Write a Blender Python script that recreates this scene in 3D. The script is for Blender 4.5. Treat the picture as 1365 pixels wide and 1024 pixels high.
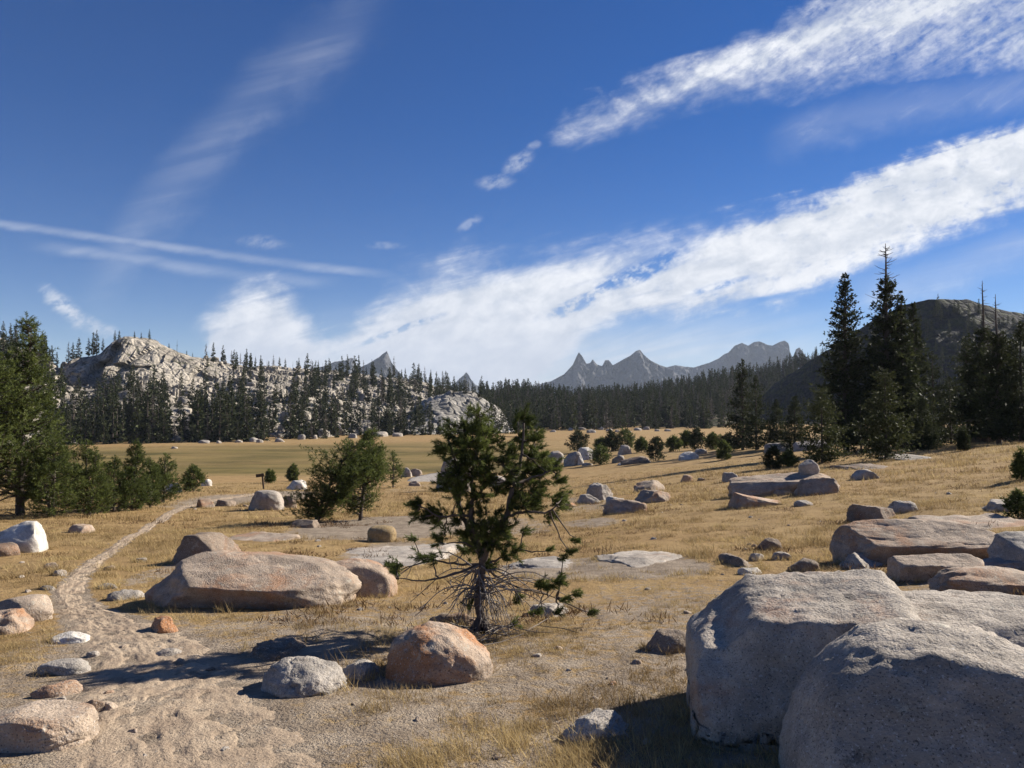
import bpy, bmesh, math, random
import numpy as np
from mathutils import Vector

# ----------------------------------------------------------------------------
# scene, camera, world, sun, exposure
# ----------------------------------------------------------------------------
for o in list(bpy.data.objects):
    bpy.data.objects.remove(o)
S = bpy.context.scene
COL = S.collection
R = math.radians

FPX, PITCH, EYE = 1012.0, R(1.87), 1.65
cam_data = bpy.data.cameras.new('camera')
cam_data.sensor_width = 36.0
cam_data.lens = 36.0 * FPX / 1365.0
cam_data.clip_start, cam_data.clip_end = 0.05, 30000.0
cam = bpy.data.objects.new('camera', cam_data)
cam.location = (0, 0, EYE)
cam.rotation_euler = (R(90) + PITCH, 0, 0)
COL.objects.link(cam)
S.camera = cam
S.render.resolution_x, S.render.resolution_y = 1024, 768

S.view_settings.view_transform = 'Standard'
S.view_settings.look = 'None'
S.view_settings.gamma = 1.0
S.view_settings.use_curve_mapping = False
S.view_settings.exposure = 1.05
S.cycles.max_bounces = 6
S.cycles.diffuse_bounces = 3
S.cycles.volume_bounces = 0
S.cycles.transparent_max_bounces = 8
S.cycles.use_denoising = True

SUN_EL, SUN_AZ = R(31), R(29)          # azimuth measured from +x (right) towards +y (ahead)
sd = Vector((math.cos(SUN_EL) * math.cos(SUN_AZ), math.cos(SUN_EL) * math.sin(SUN_AZ), math.sin(SUN_EL)))
sun_data = bpy.data.lights.new('sun', 'SUN')
sun_data.energy = 4.8
sun_data.angle = R(0.53)
sun_data.color = (1.0, 0.93, 0.82)
sun = bpy.data.objects.new('sun', sun_data)
sun.rotation_euler = sd.to_track_quat('Z', 'Y').to_euler()
sun.location = (60, 30, 60)
COL.objects.link(sun)

world = bpy.data.worlds.new('World')
S.world = world
world.use_nodes = True
wt = world.node_tree
wt.nodes.clear()


class NG:
    """Small helper that wires shader nodes from expressions."""
    def __init__(self, tree):
        self.t = tree

    def put(self, sock, v):
        if isinstance(v, bpy.types.NodeSocket):
            self.t.links.new(v, sock)
        elif v is not None:
            sock.default_value = v

    def n(self, typ, ins=None, out=0, **props):
        nd = self.t.nodes.new(typ)
        for k, v in props.items():
            setattr(nd, k, v)
        for k, v in (ins or {}).items():
            self.put(nd.inputs[k], v)
        return nd.outputs[out]

    def m(self, op, a, b=None, c=None, clamp=False):
        nd = self.t.nodes.new('ShaderNodeMath')
        nd.operation = op
        nd.use_clamp = clamp
        for i, v in enumerate((a, b, c)):
            if v is not None:
                self.put(nd.inputs[i], v)
        return nd.outputs[0]

    def vm(self, op, a, b=None, scale=None):
        nd = self.t.nodes.new('ShaderNodeVectorMath')
        nd.operation = op
        self.put(nd.inputs[0], a)
        if b is not None:
            self.put(nd.inputs[1], b)
        if scale is not None:
            self.put(nd.inputs['Scale'], scale)
        return nd.outputs[0]

    def step(self, v, a, b, lo=0.0, hi=1.0, kind='SMOOTHSTEP'):
        nd = self.t.nodes.new('ShaderNodeMapRange')
        nd.interpolation_type = kind
        for i, x in enumerate((v, a, b, lo, hi)):
            self.put(nd.inputs[i], x)
        return nd.outputs[0]

    def noise(self, vec, scale, detail=4.0, rough=0.55, dist=0.0):
        return self.n('ShaderNodeTexNoise', {'Vector': vec, 'Scale': scale, 'Detail': detail, 'Roughness': rough, 'Distortion': dist})

    def mix(self, f, a, b, blend='MIX'):
        nd = self.t.nodes.new('ShaderNodeMix')
        nd.data_type = 'RGBA'
        nd.blend_type = blend
        self.put(nd.inputs[0], f)
        for i, v in ((6, a), (7, b)):
            if isinstance(v, tuple) and len(v) == 3:
                v = v + (1.0,)
            self.put(nd.inputs[i], v)
        return nd.outputs[2]

    def curve(self, v, pts, span):
        """piecewise curve: pts in real units, span = ((x0, x1), (y0, y1))."""
        (x0, x1), (y0, y1) = span
        nd = self.t.nodes.new('ShaderNodeFloatCurve')
        self.put(nd.inputs['Value'], self.m('DIVIDE', self.m('SUBTRACT', v, x0), x1 - x0, clamp=True))
        c = nd.mapping.curves[0]
        q = [((x - x0) / (x1 - x0), (y - y0) / (y1 - y0)) for x, y in pts]
        c.points[0].location, c.points[1].location = q[0], q[-1]
        for p in q[1:-1]:
            c.points.new(*p)
        nd.mapping.update()
        return self.m('MULTIPLY_ADD', nd.outputs[0], y1 - y0, y0)


def build_sky():
    g = NG(wt)
    sky = wt.nodes.new('ShaderNodeTexSky')
    sky.sky_type = 'NISHITA'
    sky.sun_disc = False
    sky.sun_elevation = SUN_EL
    sky.sun_rotation = R(90) - SUN_AZ
    sky.altitude = 2700
    sky.air_density = 1.0
    sky.dust_density = 0.3
    sky.ozone_density = 2.0
    d = g.n('ShaderNodeTexCoord', out=0)
    sp = wt.nodes.new('ShaderNodeSeparateXYZ')
    wt.links.new(d, sp.inputs[0])
    x, y, z = sp.outputs
    yy = g.m('MAXIMUM', y, 0.08)
    # U runs along the valley mouth, V upwards, both as slopes of the view direction (times 1000)
    U = g.m('MULTIPLY', g.m('DIVIDE', x, yy), FPX)
    V = g.m('MULTIPLY', g.m('DIVIDE', z, yy), FPX)
    front = g.step(y, 0.12, 0.35)
    uv = g.n('ShaderNodeCombineXYZ', {0: U, 1: V, 2: 0.0})

    def stretched(ang, sx, sy):
        mp = wt.nodes.new('ShaderNodeMapping')
        mp.vector_type = 'TEXTURE'
        wt.links.new(uv, mp.inputs[0])
        mp.inputs['Rotation'].default_value = (0, 0, R(ang))
        mp.inputs['Scale'].default_value = (sx, sy, 1)
        return mp.outputs[0]

    P = lambda pts: [(a - 682.5, 545.0 - b) for a, b in pts]
    span = ((-700.0, 900.0), (-100.0, 800.0))
    big = g.noise(stretched(20, 300, 150), 1.0, 5, 0.6)
    puff = g.noise(stretched(18, 46, 30), 1.0, 4, 0.62, 0.3)
    fine = g.noise(stretched(25, 20, 13), 1.0, 5, 0.65, 0.2)
    streak = g.noise(stretched(14, 420, 34), 1.0, 6, 0.62, 0.5)
    wisp = g.noise(stretched(33, 150, 26), 1.0, 6, 0.7, 0.8)

    # --- the broad bank from low left up to the right
    up = g.curve(U, P([(-17, 420), (170, 425), (225, 418), (270, 392), (330, 352), (365, 350), (400, 388), (440, 416), (475, 392), (530, 352),
                       (590, 322), (680, 318), (760, 308), (850, 296), (950, 284), (1050, 270), (1100, 256), (1150, 232), (1200, 208),
                       (1260, 186), (1310, 168), (1365, 152), (1580, 100)]), span)
    lo = g.curve(U, P([(-17, 400), (170, 405), (225, 416), (255, 440), (275, 480), (300, 560), (640, 600), (700, 560), (760, 500), (830, 448), (900, 442),
                       (1000, 428), (1080, 408), (1150, 372), (1250, 328), (1365, 288), (1580, 210)]), span)
    right = g.step(U, 150.0, 420.0)                          # the bank gets lumpier to the right
    jit = g.m('ADD', g.m('MULTIPLY', g.m('SUBTRACT', puff, 0.5), 55.0), g.m('MULTIPLY', g.m('SUBTRACT', streak, 0.5), 60.0))
    du = g.m('ADD', g.m('SUBTRACT', up, V), jit)
    dl = g.m('ADD', g.m('SUBTRACT', V, lo), jit)
    mu = g.step(du, -16.0, g.m('MULTIPLY_ADD', right, -74.0, 104.0))
    ml = g.step(dl, -20.0, 70.0)
    bank = g.m('MULTIPLY', mu, ml)
    # gaps of blue inside the bank
    def blob(cx, cy, ang, rx, ry, k=0.0):
        mp = wt.nodes.new('ShaderNodeMapping')
        mp.vector_type = 'TEXTURE'
        wt.links.new(uv, mp.inputs[0])
        mp.inputs['Location'].default_value = (cx - 682.5, 545.0 - cy, 0)
        mp.inputs['Rotation'].default_value = (0, 0, R(ang))
        mp.inputs['Scale'].default_value = (rx, ry, 1)
        ln = g.vm('LENGTH', mp.outputs[0])
        ln = wt.nodes[-1].outputs['Value']
        ln = g.m('ADD', ln, g.m('MULTIPLY', g.m('SUBTRACT', wisp, 0.5), 1.6))
        return g.m('MULTIPLY', g.step(ln, 1.25, 0.30), g.step(fine, 0.30, 0.62))
    gap = blob(850, 362, 22, 95, 17)
    for a in ((775, 402, 25, 70, 15), (960, 380, 15, 70, 7), (1010, 400, 12, 60, 6), (690, 350, 10, 60, 8), (530, 440, 20, 70, 7)):
        gap = g.m('MAXIMUM', gap, g.m('MULTIPLY', blob(*a), 0.75))
    dens = g.m('ADD', g.m('MULTIPLY', g.m('SUBTRACT', fine, 0.5), g.m('MULTIPLY_ADD', right, 1.5, 0.5)),
               g.m('MULTIPLY', g.m('SUBTRACT', streak, 0.5), g.m('MULTIPLY_ADD', right, -0.2, 1.25)))
    dens = g.m('ADD', g.m('ADD', dens, g.m('MULTIPLY', g.m('SUBTRACT', big, 0.5), 0.8)), 1.06)
    A = g.m('MULTIPLY', g.m('MULTIPLY', bank, g.m('SUBTRACT', 1.0, gap)), dens, clamp=True)
    A = g.step(A, 0.03, 0.92)
    # --- milky low sheets over the peaks
    low = g.m('MULTIPLY', g.step(V, 165.0, 40.0), g.m('MULTIPLY', g.step(U, -330.0, -120.0), g.step(U, 560.0, 240.0)))
    low = g.m('MULTIPLY', low, g.step(streak, 0.28, 0.62, 0.25, 0.95))
    A = g.m('MAXIMUM', A, low)
    # --- the upper bank
    up2 = g.curve(U, P([(-17, 330), (600, 250), (725, 180), (745, 150), (830, 112), (900, 80), (960, 50), (1060, 5), (1100, -25), (1580, -150)]), span)
    lo2 = g.curve(U, P([(-17, 300), (600, 200), (725, 172), (745, 186), (850, 166), (950, 134), (1050, 130), (1150, 112), (1250, 98), (1365, 100), (1580, 60)]), span)
    d2 = g.m('MULTIPLY', g.step(g.m('ADD', g.m('SUBTRACT', up2, V), jit), -8.0, 34.0), g.step(g.m('ADD', g.m('SUBTRACT', V, lo2), jit), -14.0, 62.0))
    t2 = g.m('ADD', g.m('MULTIPLY', g.m('SUBTRACT', wisp, 0.5), 1.5), g.m('MULTIPLY', g.m('SUBTRACT', fine, 0.5), 1.5))
    core = g.curve(U, P([(-17, 420), (600, 240), (740, 186), (850, 141), (930, 98), (1000, 72), (1090, 40), (1200, 10), (1580, -90)]), span)
    ridge = g.step(g.m('ABSOLUTE', g.m('SUBTRACT', V, core)), 34.0, 0.0)
    A2 = g.m('MULTIPLY', d2, g.m('ADD', g.m('ADD', t2, 0.5), g.m('MULTIPLY', ridge, 0.5)), clamp=True)
    A = g.m('MAXIMUM', A, g.m('MULTIPLY', A2, 0.95))

    # --- contrails and faint cirrus
    def trail(pts, width, amt, tex, lo_t, hi_t, ua, ub):
        c = g.curve(U, P(pts), span)
        w = g.step(g.m('ABSOLUTE', g.m('ADD', g.m('SUBTRACT', V, c), g.m('MULTIPLY', g.m('SUBTRACT', puff, 0.5), width * 0.8))), width, 0.0)
        e = g.m('MULTIPLY', g.step(U, ua - 40.0 - 682.5, ua + 40.0 - 682.5), g.step(U, ub + 60.0 - 682.5, ub - 60.0 - 682.5))
        return g.m('MULTIPLY', g.m('MULTIPLY', w, e), g.step(tex, lo_t, hi_t, amt * 0.45, amt))
    A = g.m('MAXIMUM', A, trail([(-17, 295), (200, 325), (380, 350), (540, 368), (1580, 500)], 9.0, 0.30, streak, 0.3, 0.7, -200, 500))
    A = g.m('MAXIMUM', A, trail([(-17, 322), (150, 340), (300, 364), (480, 380), (1580, 480)], 13.0, 0.24, streak, 0.3, 0.7, 60, 420))
    A = g.m('MAXIMUM', A, trail([(-17, 560), (120, 392), (190, 290), (260, 215), (340, 125), (430, 60), (560, -40), (1580, -200)], 85.0, 0.17, streak, 0.38, 0.72, 130, 480))
    A = g.m('MAXIMUM', A, trail([(-17, 360), (900, 240), (1100, 165), (1250, 135), (1365, 118), (1580, 80)], 44.0, 0.30, wisp, 0.45, 0.8, 1050, 1700))
    A = g.m('MAXIMUM', A, trail([(-17, 440), (1000, 360), (1150, 390), (1250, 372), (1365, 330), (1580, 300)], 40.0, 0.42, streak, 0.4, 0.7, 1150, 1700))
    small = g.m('MULTIPLY', blob(690, 214, 30, 24, 13), 0.42)
    for a, k in (((658, 240, 5, 26, 11), 0.42), ((712, 190, 20, 10, 6), 0.3), ((625, 296, 30, 18, 7), 0.25), ((512, 326, 0, 26, 6), 0.25),
                 ((350, 322, -5, 40, 10), 0.22), ((88, 412, -40, 44, 15), 0.75), ((120, 432, -25, 40, 12), 0.55), ((1090, 172, 10, 30, 7), 0.25)):
        small = g.m('MAXIMUM', small, g.m('MULTIPLY', blob(*a), k))
    A = g.m('MAXIMUM', A, small)
    A = g.m('MULTIPLY', A, front)
    veil = g.m('MULTIPLY', g.m('SUBTRACT', 1.0, front), g.step(g.noise(d, 3.0, 6, 0.6, 0.6), 0.6, 0.85, 0.0, 0.35))
    A = g.m('MAXIMUM', A, g.m('MULTIPLY', veil, g.step(z, 0.0, 0.1)))
    # cloud tone: thicker places slightly greyer, tops whiter
    tone = g.m('ADD', g.m('MULTIPLY', puff, 0.5), g.m('ADD', g.m('MULTIPLY', big, 0.35), g.m('MULTIPLY', streak, 0.15)))
    cc = g.mix(g.step(tone, 0.36, 0.66), (0.55, 0.60, 0.69), (0.90, 0.91, 0.94))
    cc = g.mix(g.m('MULTIPLY', g.step(V, 170.0, 30.0), 0.55), cc, (0.53, 0.58, 0.68))
    hs = g.n('ShaderNodeHueSaturation', {'Color': sky.outputs[0], 'Hue': 0.514, 'Saturation': 1.45, 'Value': 0.94})
    b1 = g.n('ShaderNodeBackground', {'Color': hs, 'Strength': SKY})
    b2 = g.n('ShaderNodeBackground', {'Color': cc, 'Strength': CLOUD})
    mx = wt.nodes.new('ShaderNodeMixShader')
    wt.links.new(A, mx.inputs[0])
    wt.links.new(b1, mx.inputs[1])
    wt.links.new(b2, mx.inputs[2])
    out = wt.nodes.new('ShaderNodeOutputWorld')
    wt.links.new(mx.outputs[0], out.inputs[0])


SKY, CLOUD = 0.05, 0.55
build_sky()

# ----------------------------------------------------------------------------
# noise
# ----------------------------------------------------------------------------
_rs = np.random.RandomState(7)
_perm = _rs.permutation(256)
_perm = np.concatenate([_perm, _perm, _perm])
_grad = _rs.normal(size=(256, 3))
_grad /= np.linalg.norm(_grad, axis=1)[:, None]


def perlin(p):
    p = np.asarray(p, float)
    i = np.floor(p).astype(int)
    f = p - i
    i &= 255
    w = f * f * f * (f * (f * 6 - 15) + 10)
    r = 0.0
    for a in (0, 1):
        for b in (0, 1):
            for c in (0, 1):
                h = _perm[_perm[_perm[i[..., 0] + a] + i[..., 1] + b] + i[..., 2] + c]
                gr = _grad[h]
                dot = gr[..., 0] * (f[..., 0] - a) + gr[..., 1] * (f[..., 1] - b) + gr[..., 2] * (f[..., 2] - c)
                r = r + dot * (w[..., 0] if a else 1 - w[..., 0]) * (w[..., 1] if b else 1 - w[..., 1]) * (w[..., 2] if c else 1 - w[..., 2])
    return r * 1.5


def fbm(p, octaves=4, gain=0.5):
    p = np.asarray(p, float)
    a, r, t = 1.0, 0.0, 0.0
    for k in range(octaves):
        r = r + a * perlin(p + 17.3 * k)
        p = p * 2.03
        t += a
        a *= gain
    return r / t * 1.3


def n2(x, y, s, octaves=4, seed=0.0):
    x, y = np.broadcast_arrays(np.asarray(x, float), np.asarray(y, float))
    return fbm(np.stack([x / s, y / s, np.full(x.shape, seed + 0.37)], -1), octaves)


def worley(p):
    """distance to the nearest cell point and a random value of that cell"""
    i = np.floor(p).astype(int)
    best = np.full(p.shape[:-1], 9.0)
    val = np.zeros(p.shape[:-1])
    for a in (-1, 0, 1):
        for b in (-1, 0, 1):
            for c in (-1, 0, 1):
                j = i + np.array([a, b, c])
                h = _perm[_perm[_perm[j[..., 0] & 255] + (j[..., 1] & 255)] + (j[..., 2] & 255)]
                q = j + 0.5 + 0.55 * _grad[h]
                dd = np.linalg.norm(p - q, axis=-1)
                m = dd < best
                best = np.where(m, dd, best)
                val = np.where(m, h / 255.0, val)
    return best, val


def smooth(a, b, x):
    t = np.clip((np.asarray(x, float) - a) / (b - a), 0, 1)
    return t * t * (3 - 2 * t)


def splus(x, w):
    return w * np.logaddexp(0, np.asarray(x, float) / w)


# ----------------------------------------------------------------------------
# ground shape; sight lines of the photograph's rows and columns
# ----------------------------------------------------------------------------
def ground(x, y):
    x, y = np.asarray(x, float), np.asarray(y, float)
    yc = np.maximum(y, -4.0)
    z = -7.0 + splus(7.0 - 0.075 * yc, 0.9)
    z = z - 0.0 + (EYE * 0)
    tilt = 0.1 * (splus(x - 1.0, 1.2) - splus(x - 42.0, 4.0))
    z = z + tilt * (1 - 0.85 * smooth(85, 200, y))
    far = smooth(60, 200, y)
    r = np.hypot(x, y)
    z = z + 0.16 * n2(x, y, 7.0, 3, 1) * (1 - 0.3 * far) * smooth(1.5, 9, r)
    z = z + 0.05 * n2(x, y, 1.6, 4, 2) * smooth(70, 30, r)
    z = z + 0.7 * n2(x, y, 60.0, 2, 3) * smooth(40, 110, r) * smooth(420, 200, r) * smooth(-30, 30, x)
    return z


def ray(px, py):
    xc, yc = (px - 682.5) / FPX, (512.0 - py) / FPX
    den = math.cos(PITCH) - yc * math.sin(PITCH)
    return xc / den, (math.sin(PITCH) + yc * math.cos(PITCH)) / den     # x/y and (z-EYE)/y


_D = np.geomspace(1.0, 900, 1500)


def at(px, py):
    u, v = ray(px, py)
    h = EYE + v * _D - ground(u * _D, _D)
    k = int(np.argmax(h < 0))
    if h[k] >= 0:
        k = len(_D) - 1
    if k == 0:
        d = _D[0]
    else:
        t = h[k - 1] / (h[k - 1] - h[k] + 1e-9)
        d = _D[k - 1] + (_D[k] - _D[k - 1]) * min(max(t, 0), 1)
    return Vector((u * d, d, float(ground(u * d, d))))


def along(px, py, d):
    u, v = ray(px, py)
    return np.array([u * d, d, EYE + v * d])


# ----------------------------------------------------------------------------
# mesh helpers
# ----------------------------------------------------------------------------
def tag(o, label=None, cat=None, group=None, kind=None):
    if label: o['label'] = label
    if cat: o['category'] = cat
    if group: o['group'] = group
    if kind: o['kind'] = kind
    return o


def mesh_from(name, V, F, mat=None, col=None, smooth_shade=True):
    """F: list of (n,3) / (n,4) integer arrays"""
    me = bpy.data.meshes.new(name)
    V = np.asarray(V, np.float32)
    if not isinstance(F, list):
        F = [F]
    F = [np.asarray(f, np.int32) for f in F if len(f)]
    tot = np.concatenate([np.full(len(f), f.shape[1], np.int32) for f in F])
    idx = np.concatenate([f.ravel() for f in F])
    start = np.concatenate([[0], np.cumsum(tot)[:-1]]).astype(np.int32)
    me.vertices.add(len(V))
    me.vertices.foreach_set('co', V.ravel())
    me.loops.add(len(idx))
    me.loops.foreach_set('vertex_index', idx)
    me.polygons.add(len(tot))
    me.polygons.foreach_set('loop_start', start)
    me.polygons.foreach_set('loop_total', tot)
    me.update(calc_edges=True)
    me.polygons.foreach_set('use_smooth', np.full(len(tot), smooth_shade))
    if col is not None:
        a = me.color_attributes.new('tint', 'FLOAT_COLOR', 'POINT')
        c = np.ones((len(V), 4), np.float32)
        col = np.asarray(col, np.float32)
        if col.ndim == 1:
            c[:, :3] = col[:, None]
        else:
            c[:, :col.shape[1]] = col
        a.data.foreach_set('color', c.ravel())
    if mat:
        me.materials.append(mat)
    me.update()
    return me


def link(name, me, parent=None, loc=(0, 0, 0), rz=0.0):
    o = bpy.data.objects.new(name, me)
    COL.objects.link(o)
    o.location = loc
    o.rotation_euler = (0, 0, rz)
    if parent is not None:
        o.parent = parent
    return o


def empty(name, loc, rz=0.0):
    o = bpy.data.objects.new(name, None)
    o.empty_display_size = 0.2
    COL.objects.link(o)
    o.location = loc
    o.rotation_euler = (0, 0, rz)
    return o


class Acc:
    """collects vertices, triangles / quads and a tint per vertex"""
    def __init__(self):
        self.V, self.F, self.C, self.n = [], [], [], 0

    def add(self, V, F, C=None):
        V = np.asarray(V, float)
        self.F.append(np.asarray(F, int) + self.n)
        self.V.append(V)
        self.C.append(np.broadcast_to(np.asarray(1.0 if C is None else C, float), (len(V),)).copy())
        self.n += len(V)

    def tube(self, pts, rad, sides=6, c=1.0):
        pts = np.asarray(pts, float)
        rad = np.broadcast_to(np.asarray(rad, float), (len(pts),))
        T = np.gradient(pts, axis=0)
        T /= np.linalg.norm(T, axis=1)[:, None] + 1e-9
        ref = np.where(np.abs(T[:, 2:3]) > 0.9, np.array([[1.0, 0, 0]]), np.array([[0, 0, 1.0]]))
        A = np.cross(T, ref)
        A /= np.linalg.norm(A, axis=1)[:, None] + 1e-9
        B = np.cross(T, A)
        th = np.linspace(0, 2 * math.pi, sides, endpoint=False)
        ring = pts[:, None] + rad[:, None, None] * (A[:, None] * np.cos(th)[None, :, None] + B[:, None] * np.sin(th)[None, :, None])
        k = len(pts)
        i = np.arange(k - 1)[:, None] * sides
        j = np.arange(sides)[None]
        q = np.stack([i + j, i + (j + 1) % sides, i + sides + (j + 1) % sides, i + sides + j], -1).reshape(-1, 4)
        self.add(ring.reshape(-1, 3), q, c)
        return self

    def mesh(self, name, mat, smooth_shade=True):
        tri = [f for f in self.F if f.shape[1] == 3]
        quad = [f for f in self.F if f.shape[1] == 4]
        F = ([np.concatenate(tri)] if tri else []) + ([np.concatenate(quad)] if quad else [])
        return mesh_from(name, np.concatenate(self.V), F, mat, np.concatenate(self.C), smooth_shade)


def unit(v):
    return v / (np.linalg.norm(v, axis=-1, keepdims=True) + 1e-9)


# ----------------------------------------------------------------------------
# materials
# ----------------------------------------------------------------------------
def new_mat(name):
    m = bpy.data.materials.new(name)
    m.use_nodes = True
    t = m.node_tree
    t.nodes.clear()
    g = NG(t)
    out = t.nodes.new('ShaderNodeOutputMaterial')
    return m, g, out


def finish(g, out, color, rough=0.9, bump=None, bstr=0.5, bdist=0.02, spec=0.2):
    p = g.t.nodes.new('ShaderNodeBsdfPrincipled')
    g.put(p.inputs['Base Color'], color if isinstance(color, bpy.types.NodeSocket) else tuple(color) + (1.0,))
    g.put(p.inputs['Roughness'], rough)
    p.inputs['Specular IOR Level'].default_value = spec
    if bump is not None:
        b = g.n('ShaderNodeBump', {'Height': bump, 'Strength': bstr, 'Distance': bdist})
        g.put(p.inputs['Normal'], b)
    g.t.links.new(p.outputs[0], out.inputs[0])
    return p


def granite(name, base, stain=(0.42, 0.20, 0.09), stain_amt=0.5, dark=0.5, grain=1.0, crack=0.0):
    """speckled granite: mineral grains, rusty stains, dark lichen"""
    m, g, out = new_mat(name)
    P = g.n('ShaderNodeNewGeometry', out=0)
    rnd = g.n('ShaderNodeObjectInfo', out=5)
    Q = g.vm('ADD', P, g.n('ShaderNodeCombineXYZ', {0: g.m('MULTIPLY', rnd, 37.0), 1: 0.0, 2: g.m('MULTIPLY', rnd, 11.0)}))
    b = np.array(base) * 0.88
    stain = tuple(np.array(stain) * 0.85)
    c = g.mix(g.step(g.noise(Q, 2.2 * grain, 6, 0.68, 0.4), 0.36, 0.64), tuple(b * 0.64), tuple(np.minimum(b * 1.25, 0.8)))
    c = g.mix(g.step(g.noise(Q, 16 * grain, 4, 0.6), 0.35, 0.7, 0.0, 0.6), c, tuple(b * 0.72 + 0.015))
    st = g.m('MULTIPLY', g.step(g.noise(Q, 1.5 * grain, 5, 0.65, 0.6), 0.62 - 0.2 * stain_amt, 0.80 - 0.2 * stain_amt), min(1.0, 0.35 + stain_amt * 0.6))
    c = g.mix(st, c, stain)
    li = g.m('MULTIPLY', g.step(g.noise(Q, 3.4 * grain, 7, 0.72, 0.3), 0.60, 0.68), dark)
    c = g.mix(li, c, (0.06, 0.055, 0.05))
    ck = g.n('ShaderNodeTexVoronoi', {'Vector': g.vm('ADD', Q, g.vm('SCALE', g.n('ShaderNodeTexNoise', {'Vector': Q, 'Scale': 1.6, 'Detail': 5.0}, out=1), scale=0.8)), 'Scale': 0.75}, feature='DISTANCE_TO_EDGE')
    c = g.mix(g.m('MULTIPLY', g.step(ck, 0.016, 0.003), g.step(g.noise(Q, 1.1, 3, 0.5), 0.42, 0.55, 0.0, 0.8 * crack)), c, (0.04, 0.035, 0.03))
    pl = g.m('MULTIPLY', g.step(g.noise(g.vm('ADD', Q, (3.3, 9.1, 4.4)), 6.5 * grain, 6, 0.72, 0.2), 0.60, 0.66), 0.45)
    c = g.mix(pl, c, (0.42, 0.41, 0.34))
    sp1 = g.noise(Q, 95 * grain, 2, 0.6)
    sp2 = g.noise(g.vm('ADD', Q, (5.1, 2.2, 8.7)), 70 * grain, 2, 0.6)
    c = g.mix(g.step(sp1, 0.58, 0.66, 0.0, 0.7), c, (0.035, 0.032, 0.03))
    c = g.mix(g.step(sp2, 0.60, 0.68, 0.0, 0.55), c, (0.50, 0.48, 0.45))
    h = g.m('ADD', g.m('MULTIPLY', g.step(ck, 0.0, 0.02), 0.6 * crack), g.m('ADD', g.noise(Q, 9 * grain, 6, 0.65), g.m('MULTIPLY', g.noise(Q, 60 * grain, 3, 0.6), 0.6)))
    finish(g, out, c, 0.88, h, 0.75, 0.03 / grain, 0.25)
    return m


M_PALE = granite('pale_granite', (0.45, 0.39, 0.325), (0.38, 0.22, 0.125), 0.35, 0.55)
M_GREY = granite('grey_granite', (0.40, 0.355, 0.305), (0.36, 0.21, 0.125), 0.3, 0.6, 1.0, 0.7)
M_RUST = granite('rusty_granite', (0.45, 0.34, 0.25), (0.44, 0.21, 0.095), 1.0, 0.4)
M_PINK = granite('pink_granite', (0.43, 0.335, 0.25), (0.40, 0.21, 0.11), 0.65, 0.45, 1.0, 0.15)
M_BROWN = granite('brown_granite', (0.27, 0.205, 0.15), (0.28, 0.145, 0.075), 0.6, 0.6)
M_WHITE = granite('white_granite', (0.66, 0.61, 0.54), (0.45, 0.34, 0.24), 0.0, 0.25)
M_OCHRE = granite('ochre_granite', (0.42, 0.30, 0.145), (0.42, 0.25, 0.10), 0.5, 0.25)
M_BIG = granite('coarse_granite', (0.40, 0.345, 0.285), (0.34, 0.175, 0.10), 0.38, 0.6, 1.0)


def tint_mat(name, lo, hi, rough=0.8, transl=0.0, spec=0.15):
    """colour between lo and hi by the 'tint' attribute (a fixed property of each blade, needle or twig)"""
    m, g, out = new_mat(name)
    a = g.n('ShaderNodeAttribute', attribute_name='tint', out=2)
    c = g.mix(a, tuple(0.76 * q for q in lo), tuple(0.76 * q for q in hi))
    p = finish(g, out, c, rough, spec=spec)
    if transl:
        tr = g.n('ShaderNodeBsdfTranslucent', {'Color': c})
        mx = g.t.nodes.new('ShaderNodeMixShader')
        mx.inputs[0].default_value = transl
        g.t.links.new(p.outputs[0], mx.inputs[1])
        g.t.links.new(tr, mx.inputs[2])
        g.t.links.new(mx.outputs[0], out.inputs[0])
    return m


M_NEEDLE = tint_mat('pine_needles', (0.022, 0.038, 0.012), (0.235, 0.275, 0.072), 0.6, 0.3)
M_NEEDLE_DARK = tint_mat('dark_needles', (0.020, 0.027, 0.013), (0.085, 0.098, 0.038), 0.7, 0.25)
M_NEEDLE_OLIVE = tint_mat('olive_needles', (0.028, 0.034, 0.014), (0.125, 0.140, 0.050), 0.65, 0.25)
M_NEEDLE_GREY = tint_mat('dying_needles', (0.075, 0.066, 0.054), (0.22, 0.19, 0.155), 0.8, 0.1)
M_BARK = tint_mat('bark', (0.055, 0.042, 0.034), (0.21, 0.175, 0.15), 0.9)
M_DEAD = tint_mat('dead_wood', (0.10, 0.085, 0.075), (0.34, 0.30, 0.27), 0.9)
M_STRAW = tint_mat('dry_grass_blades', (0.27, 0.18, 0.080), (0.70, 0.53, 0.255), 0.75, 0.35)
M_DRYPLANT = tint_mat('dry_sprigs', (0.16, 0.09, 0.05), (0.34, 0.22, 0.11), 0.85, 0.1)


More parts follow.
